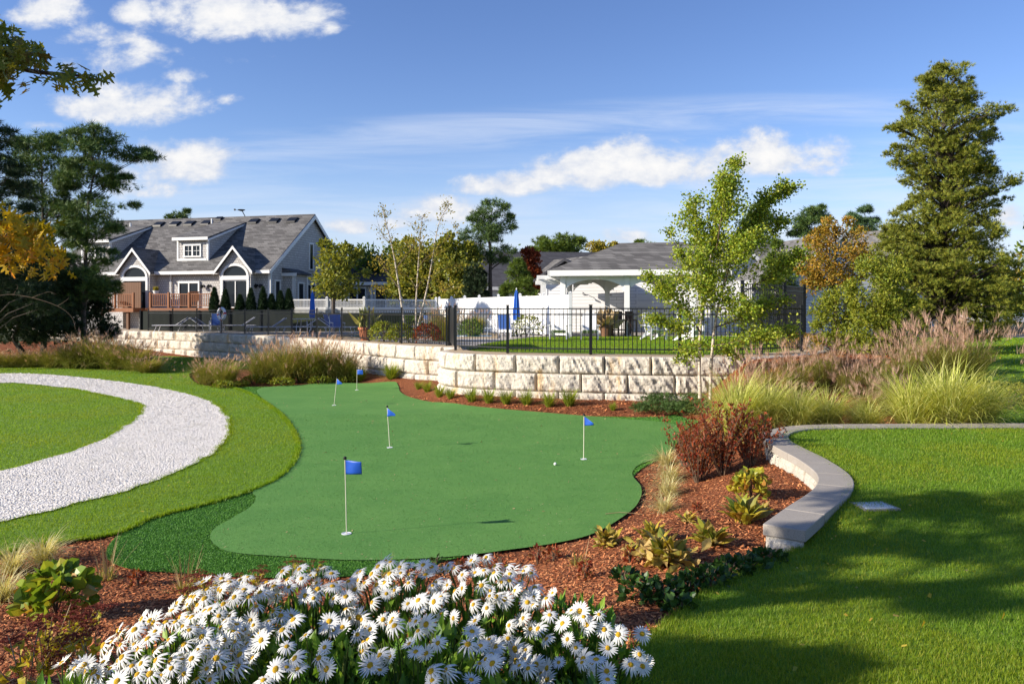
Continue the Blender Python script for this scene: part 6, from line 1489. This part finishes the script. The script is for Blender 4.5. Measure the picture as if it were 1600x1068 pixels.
# left foreground plants
X, Y = gp(88, 960); leafy('leafy_bush', X, Y, 'green bush with large leaves and a few orange tips in the left bark bed', 'shrub', M['hydra'], 210, .24, .34, .105, T_BROAD, up=.25, jit=.6)
def sedum(px, py, s, label, nst):
    X, Y = gp(px, py); t = empty('sedum', (X, Y, hz(X, Y)-.01), px, label, 'plant', 'sedums with brownish red flat heads'); m = MB(); hd = []; P = []; D_ = []
    for i in range(nst):
        a = rng.uniform(0, 6.28); q = .15*s*math.sqrt(rng.uniform(0, 1)); H_ = .25*s*rng.uniform(.7, 1.1); e = np.array([q*math.cos(a)*1.3, q*math.sin(a)*1.3, H_])
        m.tube([(q*.3*math.cos(a), q*.3*math.sin(a), 0), tuple(e*.55), tuple(e)], [.004, .0035, .003], 5, caps=False)
        for _ in range(34):
            r_ = .055*math.sqrt(rng.uniform(0, 1))*s; b = rng.uniform(0, 6.28); hd.append(e+np.array([r_*math.cos(b), r_*math.sin(b), .012-r_*.25]))
        for _ in range(5): P.append(e*rng.uniform(.25, .85)); b = rng.uniform(0, 6.28); D_.append((math.cos(b), math.sin(b), .4))
    m.build('stems', M['dry'], t); hd = np.array(hd); leaves('flower_heads', hd, np.tile([0, 0, 1.0], (len(hd), 1)), T_HEAD, .014*s, M['sedumhead'], t, .5, .3)
    leaves('foliage', np.array(P), np.array(D_), T_BROAD, .045*s, M['sedumleaf'], t, .1, .3)
for px, py, s, lab, nst in [(70,1045,1.1,'sedum with yellow leaves low in the left bed',13),(110,1030,1.1,'sedum with red-brown heads left of the daisies',12),(40,1085,1.0,'sedum cut by the bottom edge in the left corner',9),(150,1068,1.0,'thin sedum touching the leftmost daisies',8),(322,935,.9,'sedum with dark red heads behind the daisies',12),(300,960,.8,'yellow-leaved sedum between bark and daisies',9),(395,925,.8,'dark red sedum heads just above the daisies',8),(455,905,.66,'brown sedum heads standing against the fringe turf',6),(490,905,.62,'brown sedum heads sticking up over the daisies onto the green',6)]: sedum(px, py, s, lab, nst)
def stalks(px, py, s, label, n=26):
    X, Y = gp(px, py); t = empty('dry_stalks', (X, Y, hz(X, Y)-.01), px, label, 'plant')
    V, Fs, _, _ = ribbons(n, .42*s, .32, .15, .006, .05, 4); npobj('stalks', V, [Fs], M['dry'], t)
    V, Fs, _, _ = ribbons(60, .18*s, .7, .8, .008, .07, 4); npobj('foliage', V, [Fs], M['midgrass'], t)
stalks(165, 905, 1.0, 'dry pale stalks in front of the lawn corner and fringe'); stalks(290, 925, 1.0, 'dry pale stalks rising in front of the fringe turf')
stalks(600, 905, .75, 'dark thin seed stalks poking above the daisies', 8); stalks(760, 905, .5, 'short brown stalks at the upper edge of the daisies', 9); stalks(905, 880, .6, 'thin stalks at the green edge left of the yellowed hosta', 9)
for i, (px, py, s, lab) in enumerate([(915,905,.7,'reddish weed in the bark right of the daisies'),(985,880,.6,'little weed between the two hostas near the green'),(680,895,.8,'reddish weed just above the middle of the daisies'),(1090,800,.5,'tiny weed in open bark left of the yellow hosta'),(215,915,.7,'small weed between the two dry stalk tufts'),(780,893,.8,'small reddish weed above the daisies at the green edge'),(840,882,.9,'reddish weed at the near rim of the green'),(865,878,.7,'dark leaved weed close to the reddish one'),(720,893,.6,'dark little weed between green and daisies')]):
    X, Y = gp(px, py); leafy('weed', X, Y, lab, 'plant', M['redshrub'] if i != 2 else M['ground'], 60, .08*s, .20*s, .045, T_LEAF)

# ------------------------------------------------------------------ daisies
BU = [(-1.36,2.28,.34,.32,.52),(-1.05,2.46,.38,.34,.62),(-1.02,2.80,.36,.34,.64),(-.78,2.98,.36,.34,.65),(-.45,3.06,.38,.36,.69),(-.10,3.08,.38,.36,.72),(.24,2.94,.32,.34,.68),
      (-.66,2.50,.40,.34,.62),(-.30,2.62,.38,.34,.66),(-.02,2.42,.34,.32,.58),(.26,2.46,.30,.30,.57),(-.36,2.28,.36,.30,.54)]
BL = ['daisy clump trailing into the lower left corner','daisy clump low on the left slope of the patch','daisy clump on the upper left slope beside the bark','daisy clump densely topped, left of the top of the patch','daisy clump at the very top middle of the patch','daisy clump on top, below the dark thin seed stalks','daisy clump at the upper right beside the bark','daisy clump with much open green foliage, lower left centre','daisy clump in the middle with bright green leaves between clusters','half shaded daisy clump near the bottom, right of centre','daisy clump at the lower right next to the lawn','daisy clump cut by the bottom edge at the centre']
def bz(x, y, i):
    cx, cy, rx, ry, H_ = BU[i]; q = ((x-cx)/rx)**2+((y-cy)/ry)**2
    return hz(x, y)+H_*math.sqrt(max(0, 1-q)) if q < 1 else -9
def hit(px, py):
    k = (py-HZ)/F; kx = (px-800)/F; y = 1.5
    while y < 4.5:
        z = EYE-k*y; x = kx*y
        for i in range(len(BU)):
            if bz(x, y, i) >= z: return x, y, z, i
        y += .01
    return None
bushes = []; bush_stems = []
for i, (cx, cy, rx, ry, H_) in enumerate(BU):
    z0 = hz(cx, cy); t = empty('daisy_bush', (cx, cy, z0-.01), 0, BL[i], 'daisies', 'white daisy clumps in the foreground'); bushes.append(t)
    n = 2300; d = rng.normal(0, 1, (n, 3)); d[:, 2] = np.abs(d[:, 2]); d /= np.linalg.norm(d, axis=1)[:, None]; r = rng.uniform(.35, 1, n)**.6*.97
    P = d*r[:, None]*np.array([rx, ry, H_]); D_ = d*.8; D_[:, 2] += .3
    leaves('foliage', P, D_, T_NARROW, .060, M['daisyleaf'], t, .25, .6, wid=1.7)
    m = MB()
    for j in range(46):
        a = rng.uniform(0, 6.28); q = math.sqrt(rng.uniform(0, .8)); e = (rx*q*math.cos(a), ry*q*math.sin(a), H_*math.sqrt(1-q*q)*.97)
        m.tube([(e[0]*.35, e[1]*.35, 0), (e[0]*.75, e[1]*.75, e[2]*.55), e], [.004, .0035, .003], 5, caps=False)
    bush_stems.append(m)
def flower_meshes(seed, droop, full=21):
    r_ = np.random.default_rng(seed); V = []; Fs = []
    for i in range(full):
        a = 2*math.pi*i/full+r_.normal(0, .06); L = .034*r_.uniform(.85, 1.1); w = .0031*r_.uniform(.75, 1.2); dr = droop+r_.normal(0, .12); ca_, sa_ = math.cos(a), math.sin(a); b = len(V); lift = r_.uniform(0, .0015)
        for t, ww in ((.008, .45), (.018, 1.0), (.028, 1.1), (L+.004, .55)):
            u = (t-.008)/L; z = lift+.0015-dr*.018*u*u+.002*u
            for s_ in (-1, 1): V.append((t*ca_-s_*w*ww*sa_, t*sa_+s_*w*ww*ca_, z-(0 if s_ > 0 else .0006)))
        V.append(((L+.0085)*ca_, (L+.0085)*sa_, lift-dr*.022+.002)); Fs += [(b, b+2, b+3, b+1), (b+2, b+4, b+5, b+3), (b+4, b+6, b+7, b+5)]; Fs.append((b+6, b+8, b+7))
    q = [f for f in Fs if len(f) == 4]; tr = [f for f in Fs if len(f) == 3]
    pm = npmesh('petals', V, [np.array(q), np.array(tr)], M['petal'])
    mb_ = MB().lathe([(.0005, .0085), (.0045, .0078), (.0085, .0055), (.0112, .0015), (.0112, -.002), (.002, -.004)], k=12)
    dm = npmesh('centre', np.concatenate(mb_.v), list(mb_.f.values()), M['disc'], True)
    return pm, dm
FM = [flower_meshes(s, d, n_) for s, d, n_ in ((1, .2, 21), (2, .6, 19), (3, 1.0, 22), (4, 1.6, 17), (5, -.2, 20), (6, .8, 23), (7, 1.2, 13))]
fl_px = []
gf = np.random.default_rng(21)
def line_pts(P, n, sd):
    q = smooth_poly(P, 8, False)
    for _ in range(n):
        p = q[gf.integers(0, len(q))]; fl_px.append((p[0]+gf.normal(0, sd), p[1]+gf.normal(0, sd*.8)))
line_pts([(110,1060),(190,1020),(260,985),(330,945),(400,905),(470,888),(560,885),(640,885),(720,888),(800,895),(880,895)], 400, 15)
line_pts([(260,1050),(330,1010),(370,970),(410,935),(470,915),(540,910)], 260, 22)
line_pts([(180,1062),(260,1040),(330,1040),(380,1000)], 150, 20)
line_pts([(560,905),(640,905),(720,915),(800,920),(870,925)], 90, 14)
for cx, cy, n, sd in [(480,940,9,16),(620,930,9,18),(700,935,9,18),(760,950,8,16),(850,960,8,16),(560,1005,7,14),(640,1020,7,14),(800,1010,7,16),(950,1000,6,12),(930,1060,6,12),(480,1050,6,16),(420,1040,8,16),(440,985,5,14),(475,1010,5,12),(530,965,6,14),(520,985,4,14),(600,935,6,16),(600,975,6,16),(590,1035,6,16),(575,1050,4,12),(660,990,5,16),(700,1000,4,16),(655,950,4,12),(745,1000,6,14),(760,1050,6,16),(790,935,5,14),(845,935,5,14),
                     (930,912,6,14),(960,950,6,12),(910,975,6,12),(870,990,6,14),(885,1010,5,14),(830,1040,6,14),(870,1050,6,14),(920,1030,4,12),(980,1040,4,10),(1000,1010,4,8),(670,1055,3,10),(720,1060,4,14),(810,1062,5,14),(550,945,4,14),(430,960,4,14),(690,955,4,14),(815,985,3,12)]:
    for _ in range(n): fl_px.append((cx+gf.normal(0, sd), cy+gf.normal(0, sd*.8)))
cnt = [0]*len(BU); kept = []
for px, py in fl_px:
    r_ = hit(px, py)
    if r_ is None or cnt[r_[3]] >= 98: continue
    if any((r_[0]-k[0])**2+(r_[1]-k[1])**2+(r_[2]-k[2])**2 < .024**2 for k in kept): continue
    kept.append(r_); cnt[r_[3]] += 1
sm = bush_stems
for x, y, z, i in kept:
    b = bushes[i]; cx, cy, rx, ry, H_ = BU[i]
    nrm_ = Vector(((x-cx)/rx**2, (y-cy)/ry**2, max(.15, (z-hz(cx, cy)))/H_**2)).normalized()
    nrm_.y = min(nrm_.y, .05)
    d = (nrm_*.5+Vector((-.46, -.26, .52))+Vector(tuple(gf.normal(0, .24, 3)))).normalized()
    pm, dm = FM[gf.integers(0, len(FM))]; o = inst('flower', pm, b)
    lift = .035+gf.uniform(0, .035); loc = Vector((x, y, z))-Vector(b.location)+nrm_*lift
    o.location = loc; o.rotation_mode = 'QUATERNION'; o.rotation_quaternion = d.to_track_quat('Z', 'Y'); s_ = float(gf.uniform(.62, 1.0)); o.scale = (s_, s_, s_)
    inst('centre', dm, o)
    base_ = loc-d*.02; root_ = loc*.72; root_.z = loc.z-.14; sm[i].tube([tuple(root_), tuple((root_+base_)/2+Vector((0, 0, .01))), tuple(base_+d*.018)], [.0026, .0024, .0022], 5, caps=False)
for i, m in enumerate(sm):
    m.build('stems', M['stem'], bushes[i])
# fallen leaves on the near lawn
for px, py, mt, lab in [(1566,976,'oakyellow','small tan fallen leaf on the lawn near the right edge'),(1440,990,'oakyellow','brown fallen leaf half sunk in the shaded lawn'),(1486,702,'oakyellow','tiny pale fallen leaf on the sunny lawn')]:
    X, Y = gp(px, py, .02); P = np.array([[0, 0, 0.0]]); V, Fs = scatter(T_OAK[0], T_OAK[1], P, rotm(np.array([.8]), np.array([1.4]), np.array([.3])), np.array([.07]))
    o = npobj('fallen_leaf', V, Fs, M[mt]); o.location = (X, Y, float(hR(X, Y))+.055); tag(o, lab, 'leaf')
tw_ = gp(975, 803, .03); m = MB().tube([(-.22, 0, 0), (-.05, .02, .012), (.12, 0, .006), (.22, -.02, 0)], [.004, .004, .003, .002], 5); o = m.build('twig', M['dry']); o.location = (tw_[0], tw_[1], hz(*tw_)+.035); tag(o, 'thin pale twig lying over the right rim of the green', 'twig')
